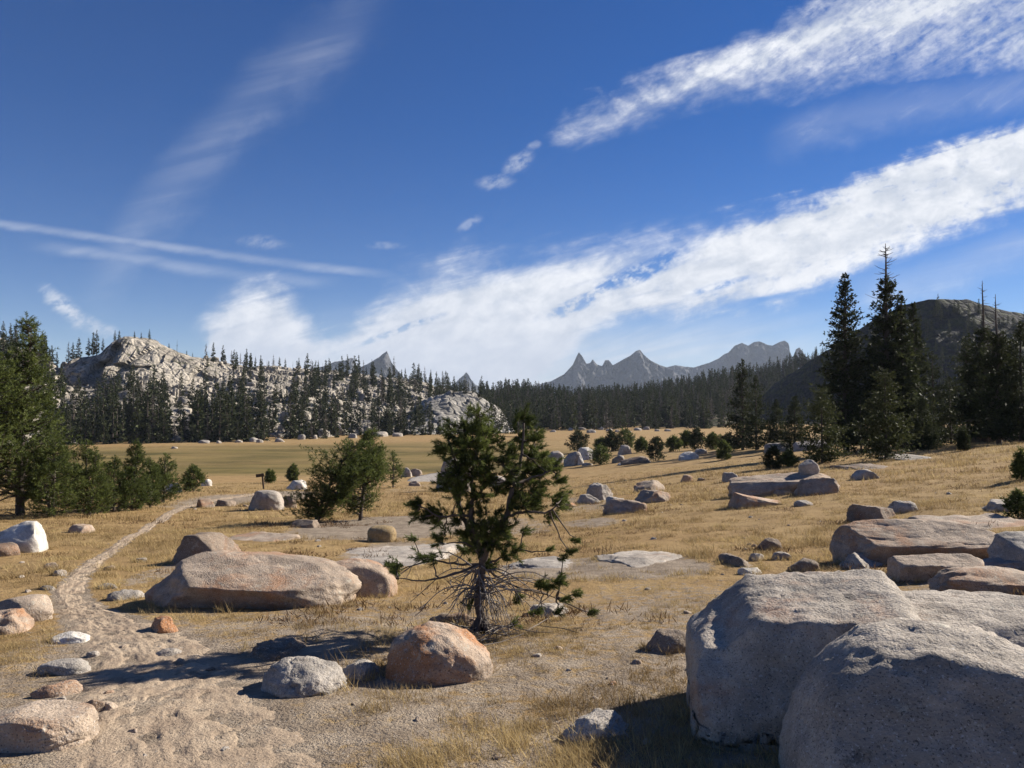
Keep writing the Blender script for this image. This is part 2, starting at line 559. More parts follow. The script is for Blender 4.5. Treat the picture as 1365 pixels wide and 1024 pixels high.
def ground_material():
    m, g, out = new_mat('alpine_meadow')
    P = g.n('ShaderNodeNewGeometry', out=0)
    at_ = g.t.nodes.new('ShaderNodeAttribute')
    at_.attribute_name = 'tint'
    sp = g.t.nodes.new('ShaderNodeSeparateColor')
    g.t.links.new(at_.outputs['Color'], sp.inputs[0])
    soil, green, litter = sp.outputs
    n_big = g.noise(P, 0.09, 4, 0.6)
    n_mid = g.noise(P, 1.1, 5, 0.65)
    n_fin = g.noise(P, 9.0, 5, 0.7)
    n_vf = g.noise(P, 55.0, 3, 0.6)
    c = g.mix(g.step(n_mid, 0.3, 0.7), (0.30, 0.20, 0.092), (0.48, 0.34, 0.16))
    c = g.mix(g.step(n_big, 0.35, 0.65, 0.0, 0.45), c, (0.37, 0.23, 0.10))
    c = g.mix(g.step(n_fin, 0.52, 0.72, 0.0, 0.75), c, (0.17, 0.11, 0.062))
    gr = g.mix(g.step(g.noise(g.vm('MULTIPLY', P, (0.03, 0.10, 1.0)), 1.0, 5, 0.65), 0.35, 0.65), (0.10, 0.085, 0.028), (0.25, 0.19, 0.070))
    c = g.mix(green, c, gr)
    sand = g.mix(g.step(g.noise(P, 3.0, 5, 0.65), 0.3, 0.7), (0.25, 0.195, 0.142), (0.42, 0.345, 0.262))
    sand = g.mix(g.step(n_vf, 0.55, 0.7, 0.0, 0.7), sand, (0.10, 0.075, 0.06))
    sand = g.mix(g.step(g.noise(P, 38.0, 2, 0.5), 0.62, 0.70, 0.0, 0.7), sand, (0.47, 0.42, 0.36))
    edge = g.m('ADD', soil, g.m('ADD', g.m('MULTIPLY', g.m('SUBTRACT', n_fin, 0.5), 1.1), g.m('MULTIPLY', g.m('SUBTRACT', n_mid, 0.5), 0.5)))
    c = g.mix(g.step(edge, 0.36, 0.62), c, sand)
    c = g.mix(g.m('MULTIPLY', litter, g.step(n_fin, 0.3, 0.6)), c, (0.115, 0.075, 0.055))
    c = g.mix(1.0, c, (0.76, 0.75, 0.74), 'MULTIPLY')
    h = g.m('ADD', g.m('MULTIPLY', n_fin, 1.0), g.m('MULTIPLY', n_vf, 0.4))
    finish(g, out, c, 0.95, h, 0.8, 0.06, 0.1)
    return m


def path_material():
    m, g, out = new_mat('trail_dust')
    P = g.n('ShaderNodeNewGeometry', out=0)
    n_vf = g.noise(P, 55.0, 3, 0.6)
    c = g.mix(g.step(g.noise(P, 3.0, 5, 0.65), 0.3, 0.7), (0.36, 0.275, 0.20), (0.50, 0.395, 0.29))
    c = g.mix(g.step(n_vf, 0.56, 0.7, 0.0, 0.5), c, (0.13, 0.10, 0.08))
    c = g.mix(g.step(g.noise(P, 38.0, 2, 0.5), 0.64, 0.72, 0.0, 0.6), c, (0.5, 0.45, 0.39))
    c = g.mix(1.0, c, (0.83, 0.82, 0.80), 'MULTIPLY')
    h = g.m('ADD', g.noise(P, 22.0, 5, 0.7), g.m('MULTIPLY', n_vf, 0.5))
    finish(g, out, c, 0.95, h, 0.7, 0.03, 0.1)
    return m


def hill_granite(name, base, scale=1.0, veg=0.3, dark=0.5):
    """distant bare granite with joints, ledges, dark streaks and patches of scrub"""
    m, g, out = new_mat(name)
    P = g.vm('SCALE', g.n('ShaderNodeNewGeometry', out=0), scale=scale)
    W = g.vm('ADD', P, g.vm('SCALE', g.n('ShaderNodeTexNoise', {'Vector': P, 'Scale': 0.12, 'Detail': 4.0}, out=1), scale=5.0))
    b = np.array(base) * 0.82
    c = g.mix(g.step(g.noise(P, 0.09, 6, 0.65), 0.35, 0.65), tuple(b * 0.68), tuple(np.minimum(b * 1.15, 0.8)))
    c = g.mix(g.step(g.noise(P, 0.7, 5, 0.7), 0.45, 0.7, 0.0, 0.65), c, tuple(b * 0.55))
    vor = g.n('ShaderNodeTexVoronoi', {'Vector': W, 'Scale': 0.22}, feature='DISTANCE_TO_EDGE')
    c = g.mix(g.step(vor, 0.07, 0.0, 0.0, 0.75 * dark), c, (0.05, 0.047, 0.045))
    st = g.noise(g.vm('MULTIPLY', P, (1.0, 1.0, 0.16)), 0.5, 5, 0.65, 0.4)
    c = g.mix(g.step(st, 0.56, 0.66, 0.0, dark), c, (0.085, 0.08, 0.075))
    nz = g.n('ShaderNodeSeparateXYZ', {0: g.n('ShaderNodeNewGeometry', out=1)}, out=2)
    vg = g.m('MULTIPLY', g.step(g.noise(P, 0.3, 6, 0.7), 0.60 - 0.2 * veg, 0.68 - 0.2 * veg), g.step(nz, 0.2, 0.6))
    c = g.mix(g.m('MULTIPLY', vg, 0.85), c, (0.045, 0.05, 0.022))
    h = g.m('ADD', g.noise(P, 0.45, 6, 0.7), g.m('MULTIPLY', g.step(vor, 0.0, 0.2), 0.5))
    finish(g, out, c, 0.9, h, 0.9, 1.2 / scale, 0.1)
    return m


M_GROUND = ground_material()
M_PATH = path_material()
M_HILL = hill_granite('hillside_granite', (0.50, 0.445, 0.37), 1.0, 0.3, 0.75)
M_DOME = hill_granite('dome_granite', (0.42, 0.39, 0.345), 1.0, 0.0, 0.6)
M_DARKHILL = hill_granite('shade_toned_hill_rock', (0.029, 0.029, 0.034), 0.6, 0.6, 0.5)  # dark rock, base deepened further to carry the hill's backlit shade
M_FLOOR = hill_granite('forest_floor', (0.16, 0.125, 0.09), 1.0, 0.8, 0.4)
M_PEAK = hill_granite('peak_granite', (0.13, 0.13, 0.135), 0.12, 0.25, 0.45)

# ----------------------------------------------------------------------------
# trail line and bare patches (in metres, from the photograph's rows and columns)
# ----------------------------------------------------------------------------
TRAIL = [(225, 1300, 1.4), (225, 1075, 1.35), (225, 1000, 1.35), (222, 950, 1.25), (212, 910, 1.05), (205, 880, 1.0), (180, 855, 0.85), (135, 832, 0.6), (100, 808, 0.42), (92, 785, 0.34),
         (108, 765, 0.30), (138, 742, 0.27), (172, 718, 0.26), (200, 700, 0.28), (228, 684, 0.34), (270, 671, 0.55), (320, 662, 0.6), (372, 654, 0.7)]
_tp = []
for a, b, w in TRAIL:
    p = at(a, b)
    _tp.append((p.x, p.y, w))
_tp = np.array(_tp)
_tt = np.concatenate([[0], np.cumsum(np.hypot(np.diff(_tp[:, 0]), np.diff(_tp[:, 1])))])
_ts = np.linspace(0, _tt[-1], 900)
_k = np.ones(25) / 25
TX, TY, TW = (np.convolve(np.pad(np.interp(_ts, _tt, _tp[:, i]), 12, mode='edge'), _k, 'valid') for i in range(3))


def trail_mask(x, y):
    """1 on the trail, fading over its worn shoulders"""
    sh = np.shape(x)
    x, y = np.ravel(x), np.ravel(y)
    out = np.zeros(len(x))
    sel = np.where((x > -14) & (x < 2) & (y > 1) & (y < 62))[0]
    tx, ty, tw = TX[::6], TY[::6], TW[::6]
    for c in np.array_split(sel, max(1, len(sel) // 20000)):
        d2 = (x[c][:, None] - tx) ** 2 + (y[c][:, None] - ty) ** 2
        j = d2.argmin(1)
        out[c] = smooth(0.95, 0.35, np.sqrt(d2[np.arange(len(c)), j]) / tw[j])
    return out.reshape(sh)


BARE = []          # (x, y, rx, ry, strength)
for (l, t, r, b, s) in [(385, 688, 640, 726, 1.0), (640, 740, 950, 778, 0.8), (455, 715, 600, 765, 0.7), (770, 742, 960, 775, 0.9), (330, 845, 470, 925, 0.8), (590, 800, 730, 850, 0.5), (740, 690, 830, 706, 0.6),
                        (450, 880, 900, 1060, 0.42), (60, 890, 130, 960, 0.4), (230, 820, 470, 850, 0.35), (570, 690, 760, 720, 0.55), (255, 655, 420, 680, 0.7), (520, 640, 600, 665, 0.4),
                        (150, 855, 330, 905, 0.9), (720, 660, 830, 690, 0.5), (700, 870, 930, 930, 0.35), (190, 740, 260, 790, 0.6)]:
    p0, p1 = at((l + r) / 2, b), at((l + r) / 2, t)
    yc, ry = (p0.y + p1.y) / 2, (p1.y - p0.y) / 2
    u = ray((l + r) / 2, t)[0]
    BARE.append((u * yc, yc, (r - l) / 2 / FPX * yc, ry, s))


def soil_mask(x, y):
    m = np.zeros(np.shape(x))
    for bx, by, rx, ry, s in BARE:
        q = np.sqrt(((x - bx) / rx) ** 2 + ((y - by) / ry) ** 2)
        m = np.maximum(m, s * smooth(1.25, 0.55, q))
    near = smooth(16, 5, np.hypot(x, y)) * 0.62
    m = np.maximum(m, near)
    m = m + 0.20 * n2(x, y, 2.2, 4, 5) * smooth(40, 20, y)
    return np.clip(np.maximum(m, trail_mask(x, y)), 0, 1)


def green_mask(x, y):
    w = x + 14 * n2(x, y, 30, 3, 8)
    m = smooth(84, 100, y + 10 * n2(x, y, 25, 3, 9)) * smooth(205, 165, y - 0.35 * (x + 40)) * smooth(25, -12, w)
    return np.clip(m * (0.8 + 0.5 * n2(x, y, 18, 4, 4)), 0, 1)


def litter_mask(x, y):
    p = at(640, 842)
    q = at(430, 700)
    return np.clip(smooth(0.8, 0.2, np.hypot(x - p.x - 0.1, y - p.y)) + 0.9 * smooth(1, 0.3, np.hypot((x - q.x) / 1.9, (y - q.y) / 0.9)), 0, 1)


def build_ground():
    fine = np.linspace(R(-46), R(46), 521)
    rest = np.linspace(R(46), R(314), 62)[1:-1]
    th = np.concatenate([fine, rest])
    r = np.concatenate([np.geomspace(0.4, 3.0, 16)[:-1], np.geomspace(3.0, 420, 470), np.geomspace(430, 6400, 40)])
    T, RR = np.meshgrid(th, r)
    X, Y = RR * np.sin(T), RR * np.cos(T)
    Z = ground(X, Y)
    V = np.stack([X, Y, Z], -1).reshape(-1, 3)
    nr, nt = X.shape
    i, j = np.meshgrid(np.arange(nr - 1), np.arange(nt), indexing='ij')
    a, b = i * nt + j, i * nt + (j + 1) % nt
    q = np.stack([a, b, b + nt, a + nt], -1).reshape(-1, 4)[:, ::-1]
    c = len(V)
    V = np.vstack([V, [[0, 0, float(ground(0, 0))]]])
    j = np.arange(nt)
    tri = np.stack([np.full(nt, c), (j + 1) % nt, j], -1)[:, ::1]
    col = np.zeros((len(V), 3))
    near = (V[:, 1] > 0) & (V[:, 1] < 300)
    col[near, 0] = soil_mask(V[near, 0], V[near, 1])
    col[near, 1] = green_mask(V[near, 0], V[near, 1])
    nn = (V[:, 1] > 0) & (V[:, 1] < 40)
    col[nn, 2] = litter_mask(V[nn, 0], V[nn, 1])
    me = mesh_from('ground', V, [q, tri], M_GROUND, col)
    tag(link('ground', me), kind='structure')


def build_path():
    n, k = len(TX), 90
    dx, dy = np.gradient(TX), np.gradient(TY)
    L = np.hypot(dx, dy)
    nx, ny = dy / L, -dx / L
    s = np.linspace(-1, 1, k)
    wob = 1 + 0.30 * n2(TX, TY, 0.9, 4, 21)
    wob2 = 1 + 0.30 * n2(TX, TY, 0.9, 4, 22)
    W = np.where(s[None] < 0, (TW * 0.62 * wob)[:, None], (TW * 0.62 * wob2)[:, None])
    X = TX[:, None] + nx[:, None] * W * s[None]
    Y = TY[:, None] + ny[:, None] * W * s[None]
    Z = ground(X, Y)
    e = 1 - np.abs(s)[None] ** 3
    Z = Z - 0.035 + 0.042 * np.clip(e * 1.25, 0, 1) + 0.020 * n2(X, Y, 0.35, 3, 35) * smooth(1.0, 0.75, e)
    dents = n2(X, Y, 0.17, 2, 31)
    Z = Z + e * (0.050 * np.minimum(dents + 0.12, 0.08) + 0.014 * n2(X, Y, 0.055, 2, 33)) * 1.1
    V = np.stack([X, Y, Z], -1).reshape(-1, 3)
    i, j = np.meshgrid(np.arange(n - 1), np.arange(k - 1), indexing='ij')
    a = i * k + j
    q = np.stack([a, a + 1, a + k + 1, a + k], -1).reshape(-1, 4)
    tag(link('path', mesh_from('path', V, q, M_PATH)), kind='structure')


build_ground()
build_path()


# ----------------------------------------------------------------------------
# hills, cliffs and far peaks
# ----------------------------------------------------------------------------
class Hill:
    """A ridge given by its skyline: foot and crest distances, real slope between, a back side behind."""
    def __init__(self, sil, foot, crest, cliff=None, rise=1.0, sink=3.0):
        self.sil, self.foot, self.crest, self.cliff, self.rise, self.sink = (np.array(sil, float), np.array(foot, float), np.array(crest, float), cliff, rise, sink)

    def pt(self, px, t):
        px, t = np.broadcast_arrays(np.asarray(px, float), np.asarray(t, float))
        d0 = np.interp(px, self.foot[:, 0], self.foot[:, 1])
        d1 = np.interp(px, self.crest[:, 0], self.crest[:, 1])
        rowy = np.interp(px, self.sil[:, 0], self.sil[:, 1])
        yc = (512.0 - rowy) / FPX
        den = math.cos(PITCH) - yc * math.sin(PITCH)
        v = (math.sin(PITCH) + yc * math.cos(PITCH)) / den
        u = (px - 682.5) / FPX
        z1 = EYE + v * d1
        z0 = -8.0 - self.sink + 0 * d0
        tt = np.clip(t, 0, 1)
        s = tt ** self.rise
        if self.cliff:
            a, b, amt = self.cliff
            c = amt * smooth(a, a + 40, px) * smooth(b, b - 60, px)
            st = np.interp(tt, [0, 0.62, 0.76, 0.86, 1.0], [0, 0.47, 0.60, 0.93, 1.0])
            s = s * (1 - c) + st * c
        back = np.clip(t - 1, 0, None)
        z = z0 + (z1 - z0) * (s - 1.1 * back - 0.6 * back ** 2)
        d = d0 + (d1 - d0) * t
        return u * d, d, z

    def grid(self, pa, pb, nc, nr, disp, back=0.5, nb=14):
        px = np.linspace(pa, pb, nc)
        t = np.concatenate([np.linspace(0, 1, nr), 1 + np.linspace(0, back, nb + 1)[1:]])
        PX, T = np.meshgrid(px, t)
        X, Y, Z = self.pt(PX, T)
        X, Y, Z = disp(X, Y, Z, PX, T)
        n, k = X.shape
        i, j = np.meshgrid(np.arange(n - 1), np.arange(k - 1), indexing='ij')
        a = i * k + j
        q = np.stack([a, a + 1, a + k + 1, a + k], -1).reshape(-1, 4)
        return np.stack([X, Y, Z], -1).reshape(-1, 3), q


LEFT = Hill([(-260, 470), (-60, 455), (0, 452), (60, 474), (78, 492), (95, 480), (130, 472), (148, 456), (165, 449), (200, 452), (225, 465), (250, 476), (300, 481), (350, 489),
             (400, 492), (450, 496), (520, 503), (560, 508), (600, 518), (640, 526), (700, 540), (760, 556)],
            [(-260, 120), (0, 150), (60, 172), (150, 182), (400, 205), (540, 240), (650, 285), (760, 330)],
            [(-260, 330), (60, 340), (250, 350), (400, 400), (600, 460), (760, 500)], (70, 330, 0.95), 1.0)
DOME = Hill([(500, 596), (520, 574), (545, 551), (560, 538), (576, 527), (600, 520), (612, 524), (630, 523), (648, 533), (660, 538), (672, 552), (690, 572), (706, 594)],
            [(500, 240), (706, 266)], [(500, 300), (706, 325)], None, 0.9, 1.0)
RIDGE = Hill([(580, 560), (640, 536), (700, 533), (760, 541), (800, 540), (850, 535), (900, 527), (950, 517), (1000, 507), (1040, 497), (1060, 490), (1100, 483), (1130, 500), (1180, 560)],
             [(580, 300), (800, 292), (900, 300), (960, 320), (1010, 490), (1180, 540)], [(580, 520), (800, 560), (950, 600), (1100, 660), (1180, 700)], None, 0.9)
BIGDOME = Hill([(985, 570), (1000, 550), (1030, 522), (1060, 498), (1100, 468), (1150, 436), (1180, 418), (1205, 406), (1240, 399), (1290, 401), (1325, 411), (1365, 420), (1450, 440), (1560, 470)],
               [(985, 520), (1100, 470), (1250, 395), (1560, 395)], [(985, 540), (1100, 515), (1250, 462), (1560, 470)], None, 0.8)


def d_left(X, Y, Z, PX, T):
    p = np.stack([X, Y * 0.7, Z * 1.6], -1)
    fade = smooth(0.0, 0.06, T) * (1 - 0.55 * smooth(0.93, 1.0, T) * smooth(1.2, 1.0, T))
    dd, val = worley(np.stack([X / 13, Y / 10, Z / 4.2], -1) + 0.25 * np.stack([perlin(p / 5), perlin(p / 5 + 9), perlin(p / 5 + 3)], -1))
    d3, v3 = worley(np.stack([X / 5.0, Y / 4.0, Z / 2.2], -1) + 0.2 * perlin(p / 4)[..., None])
    dc, vc = worley(np.stack([X / 8.0, Y / 40, Z / 17], -1) + 0.3 * perlin(p / 9)[..., None])
    cl = smooth(70, 110, PX) * smooth(330, 265, PX) * smooth(0.70, 0.78, T) * smooth(1.02, 0.96, T)
    blocks = (val - 0.5) * 3.2 + (v3 - 0.5) * 2.0 - 1.0 * np.clip(dd, 0, 1.2)
    Z = Z + fade * ((1 - cl) * blocks + 3.0 * fbm(p / 30, 4))
    crack = fbm(np.stack([X / 4.5, Y / 30, Z / 25], -1), 4)
    Y = Y + cl * (7.0 * fbm(np.stack([X / 14, Y / 40, Z / 30], -1), 3) + 4.0 * np.abs(crack) + (vc - 0.5) * 7.0 + 2.0 * np.clip(dc, 0, 1.2))
    return X, Y, Z


def d_dome(X, Y, Z, PX, T):
    p = np.stack([X, Y, Z], -1)
    Z = Z + smooth(0, .1, T) * (2.6 * fbm(p / 22, 4) + 1.2 * fbm(np.stack([X / 12, Y / 6, Z / 3], -1), 3) - 1.6 * smooth(.06, 0, np.abs(fbm(np.stack([X / 10 + Z / 9, Y / 16, Z / 14], -1), 3))))
    return X, Y, Z


def d_ridge(X, Y, Z, PX, T):
    p = np.stack([X, Y, Z], -1)
    return X, Y, Z + smooth(0, .1, T) * 5.0 * fbm(p / 60, 5)


def d_big(X, Y, Z, PX, T):
    p = np.stack([X, Y, Z], -1)
    return X, Y, Z + smooth(0, .1, T) * (9.0 * fbm(p / 70, 5) + 2.0 * np.abs(fbm(p / 18, 3))) * (1 - 0.6 * smooth(.9, 1, T))


def hill_obj(name, hill, args, disp, mat, flat=False):
    V, F = hill.grid(*args, disp)
    return tag(link(name, mesh_from(name, V, F, mat, None, not flat)), kind='structure')


hill_obj('granite_hill', LEFT, (-260, 760, 760, 190), d_left, M_HILL, True)
hill_obj('granite_dome_hill', DOME, (500, 706, 190, 100), d_dome, M_DOME)
hill_obj('forested_hill', RIDGE, (580, 1180, 240, 70), d_ridge, M_FLOOR)
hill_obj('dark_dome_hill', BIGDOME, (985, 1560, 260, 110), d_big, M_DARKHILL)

PEAKS = [
    ([(380, 505), (415, 491), (432, 488), (446, 482), (462, 480), (468, 477), (471, 478), (474, 487), (486, 494), (500, 505)], 3900, 3350, 400, 1.0),
    ([(455, 505), (474, 492), (492, 484), (504, 477), (511, 471), (515.5, 468), (518, 474), (521, 483), (527, 491), (540, 505)], 3500, 3050, 401, 1.0),
    ([(590, 520), (606, 511), (614, 503), (618, 500), (621, 496), (624, 499), (628, 506), (634, 513), (650, 520)], 4200, 3800, 402, 1.0),
    ([(690, 530), (716, 513), (735, 508), (752, 499), (764, 486), (769, 475), (772, 469), (776, 474), (782, 485), (787, 484), (790, 479), (796, 486), (803, 488), (807, 480), (812, 480), (817, 487),
      (828, 481), (841, 474), (848, 468), (854, 466), (859, 473), (868, 481), (880, 487), (892, 491), (905, 500), (930, 520)], 4100, 3500, 403, 1.0),
    ([(850, 520), (880, 492), (900, 487), (925, 490), (945, 484), (958, 478), (966, 472), (972, 470), (980, 461), (990, 457), (998, 461), (1006, 456), (1014, 455), (1022, 459), (1030, 461), (1040, 456), (1047, 454), (1052, 458),
      (1054, 470), (1058, 476), (1062, 466), (1067, 463), (1072, 470), (1080, 482), (1110, 515)], 4700, 4200, 404, 1.0),
]
for sil, crest, foot, seed, rs in PEAKS:
    foot = crest - (crest - foot) * 0.5
    h = Hill(sil, [(0, foot), (1400, foot)], [(0, crest), (1400, crest)], None, 0.85, 2.0)

    def d_peak(X, Y, Z, PX, T, seed=seed):
        p = np.stack([X, Y, Z], -1) + seed
        gully = fbm(np.stack([X / 105, Y / 300 + seed, Z / 330], -1), 4) + .7 * np.abs(fbm(np.stack([X / 48, Y / 300 + seed, Z / 150], -1), 3))
        f = smooth(0, .1, T) * (1 - 0.85 * smooth(.9, 1, T))
        Y = Y + f * (165 * gully + 40 * fbm(p / 45, 4))
        Z = Z + f * 9 * fbm(p / 50, 4)
        return X, Y, Z
    V, F = h.grid(sil[0][0], sil[-1][0], 240, 70, d_peak, 0.6, 12)
    tag(link('mountain', mesh_from('mountain', V, F, M_PEAK, None, False)), kind='structure')


# ----------------------------------------------------------------------------
# rocks
# ----------------------------------------------------------------------------
_ico = {}


def ico(sub):
    if sub not in _ico:
        bm = bmesh.new()
        bmesh.ops.create_icosphere(bm, subdivisions=sub, radius=1.0)
        V = np.array([v.co[:] for v in bm.verts])
        F = np.array([[v.index for v in f.verts] for f in bm.faces])
        bm.free()
        _ico[sub] = (V, F)
    return _ico[sub]


def rock_shape(seed, half, p=2.8, cuts=6, rough=0.13, sub=4, cutmin=0.62, detail=1.0, ledge=0.0, crease=1.0, taper=0.0, planes=()):
    rng = np.random.RandomState(seed)
    V, F = ico(sub)
    V = V / 1.0
    V = V / (np.abs(V) ** p).sum(1)[:, None] ** (1 / p)
    low = V[:, 2] < 0                    # walls run straight down into the soil
    fz = np.clip((1 - np.abs(V[:, 2]).clip(0, .999) ** p) ** (1 / p), 0.4, 1)
    V[low, :2] /= fz[low][:, None]
    for n, o in planes:
        n = unit(np.array(n, float))
        dist = V @ n - o
        V = V - n[None] * (np.where(dist > 0, dist, 0) * 0.97)[:, None]
    for k in range(cuts):
        n = rng.normal(size=3)
        n[2] = abs(n[2]) * 0.7
        n /= np.linalg.norm(n)
        o = rng.uniform(cutmin, 0.98)
        dist = V @ n - o
        V = V - n[None] * (np.where(dist > 0, dist, 0) * 0.94)[:, None]
    q = V + seed * 3.71
    r = 1 + rough * fbm(q * 1.25, 3) + rough * 0.6 * fbm(q * 3.4, 4) + rough * 0.16 * detail * fbm(q * 13, 3)
    cr = np.abs(fbm(q * np.array([0.9, 0.9, 2.4]), 3))
    r = r - crease * rough * 0.4 * smooth(0.06, 0.0, cr)
    V = V * r[:, None]
    if ledge:
        V[:, 2] = V[:, 2] + ledge * np.round(V[:, 2] / 0.3) * 0.3 * 0.5
    if taper:
        V[:, 2] = V[:, 2] * (1 - taper * V[:, 0])
    return V * np.array(half), F


def add_rock(name, label, mat, seed, centre, half, rz=0.0, group=None, cat=None, **kw):
    V, F = rock_shape(seed, half, **kw)
    o = link(name, mesh_from(name, V, F, mat), None, centre, rz)
    return tag(o, label, cat or name.split('_')[-1], group)


ROCKS_XY = []      # footprints, so that no grass grows through


def rock_box(l, t, r, b, name, label, mat, seed, depth=0.75, bury=0.85, rz=0.0, sub=4, dist=None, flat=None, **kw):
    """a rock filling the photograph's box: foot of its near side at row b, top at row t"""
    P = at((l + r) / 2, b)
    d = P.y if dist is None else dist
    w = (r - l) / FPX * d
    dep = w * depth
    yc = d + dep * 0.42
    u, v = ray((l + r) / 2, t)
    x = ray((l + r) / 2, b)[0] * yc
    gz = float(ground(x, yc))
    top = EYE + v * (d + dep * (0.88 if kw.get('p', 2.8) >= 3 else 0.58))
    H = max(top - gz, 0.10 * w) * (0.8 if name == 'stone' else 1.0)
    hz = H * (1 + bury) / 2
    ww = w * (yc / d) / 2
    if flat is not None:              # ledges flush with the ground: their depth is what the rows show
        P1 = at((l + r) / 2, t + flat / d * FPX * 0.8)
        dep = max(P1.y - d, 0.25 * w)
        yc = d + dep / 2
        x = ray((l + r) / 2, b)[0] * yc
        gz = float(ground(x, yc))
        ww = w * (yc / d) / 2
        H, hz = flat * 1.35, flat * 2.7
        kw = {**kw, 'rough': .20, 'p': 2.7, 'cuts': 7, 'cutmin': .55, 'detail': 2.0}
    ROCKS_XY.append((x, yc, ww, dep / 2))
    return add_rock(name, label, mat, seed, (x, yc, gz + H - hz), (ww * 1.03, dep / 2, hz * 1.03), rz, sub=sub, **kw)


# --- the three big boulders beside the camera
def big_boulders():
    V, F = rock_shape(11, (0.66, 0.63, 0.80), 6.0, 0, 0.045, 6, 0.80, 3.0, crease=0, planes=[((-.03, .02, 1), .92), ((-1, .2, .8), 1.22), ((-.25, -1, .75), 1.10)])
    z = V[:, 2] / 0.80
    V[:, 2] += np.where(z > 0.2, 0.10 * V[:, 0] + 0.10 * V[:, 1] - 0.30 * smooth(0.25, 0.5, -V[:, 0]) * smooth(0.5, 1, z) * 0.5, 0)
    o = link('boulder', mesh_from('boulder', V, F, M_BIG), None, (1.76, 4.68, float(ground(1.8, 4.7)) - 0.03), R(-12))
    tag(o, 'tall tan block boulder with a flat sunlit top and rusty upper edge', 'boulder', 'big boulders beside the viewer')
    V, F = rock_shape(23, (1.20, 0.9, 0.70), 2.5, 2, 0.06, 6, 0.82, 3.0, crease=0.5)
    o = link('boulder', mesh_from('boulder', V, F, M_BIG), None, (3.10, 4.95, float(ground(3.1, 4.9)) - 0.13), R(-14))
    tag(o, 'wide rough grey boulder behind the rounded one, its lit flank pitted', 'boulder', 'big boulders beside the viewer')
    V, F = rock_shape(35, (0.74, 0.74, 0.85), 2.5, 0, 0.045, 6, 0.86, 3.0, crease=0, planes=[((-.3, -1, .7), .87)])
    o = link('boulder', mesh_from('boulder', V, F, M_BIG), None, (2.05, 3.6, float(ground(2.0, 3.6)) - 0.13), R(-8))
    tag(o, 'rounded dark speckled boulder nearest the viewer, lit only along its crest', 'boulder', 'big boulders beside the viewer')
    ROCKS_XY.extend([(1.76, 4.68, .68, .66), (3.1, 4.95, 1.2, .9), (2.02, 3.6, .72, .66)])


big_boulders()

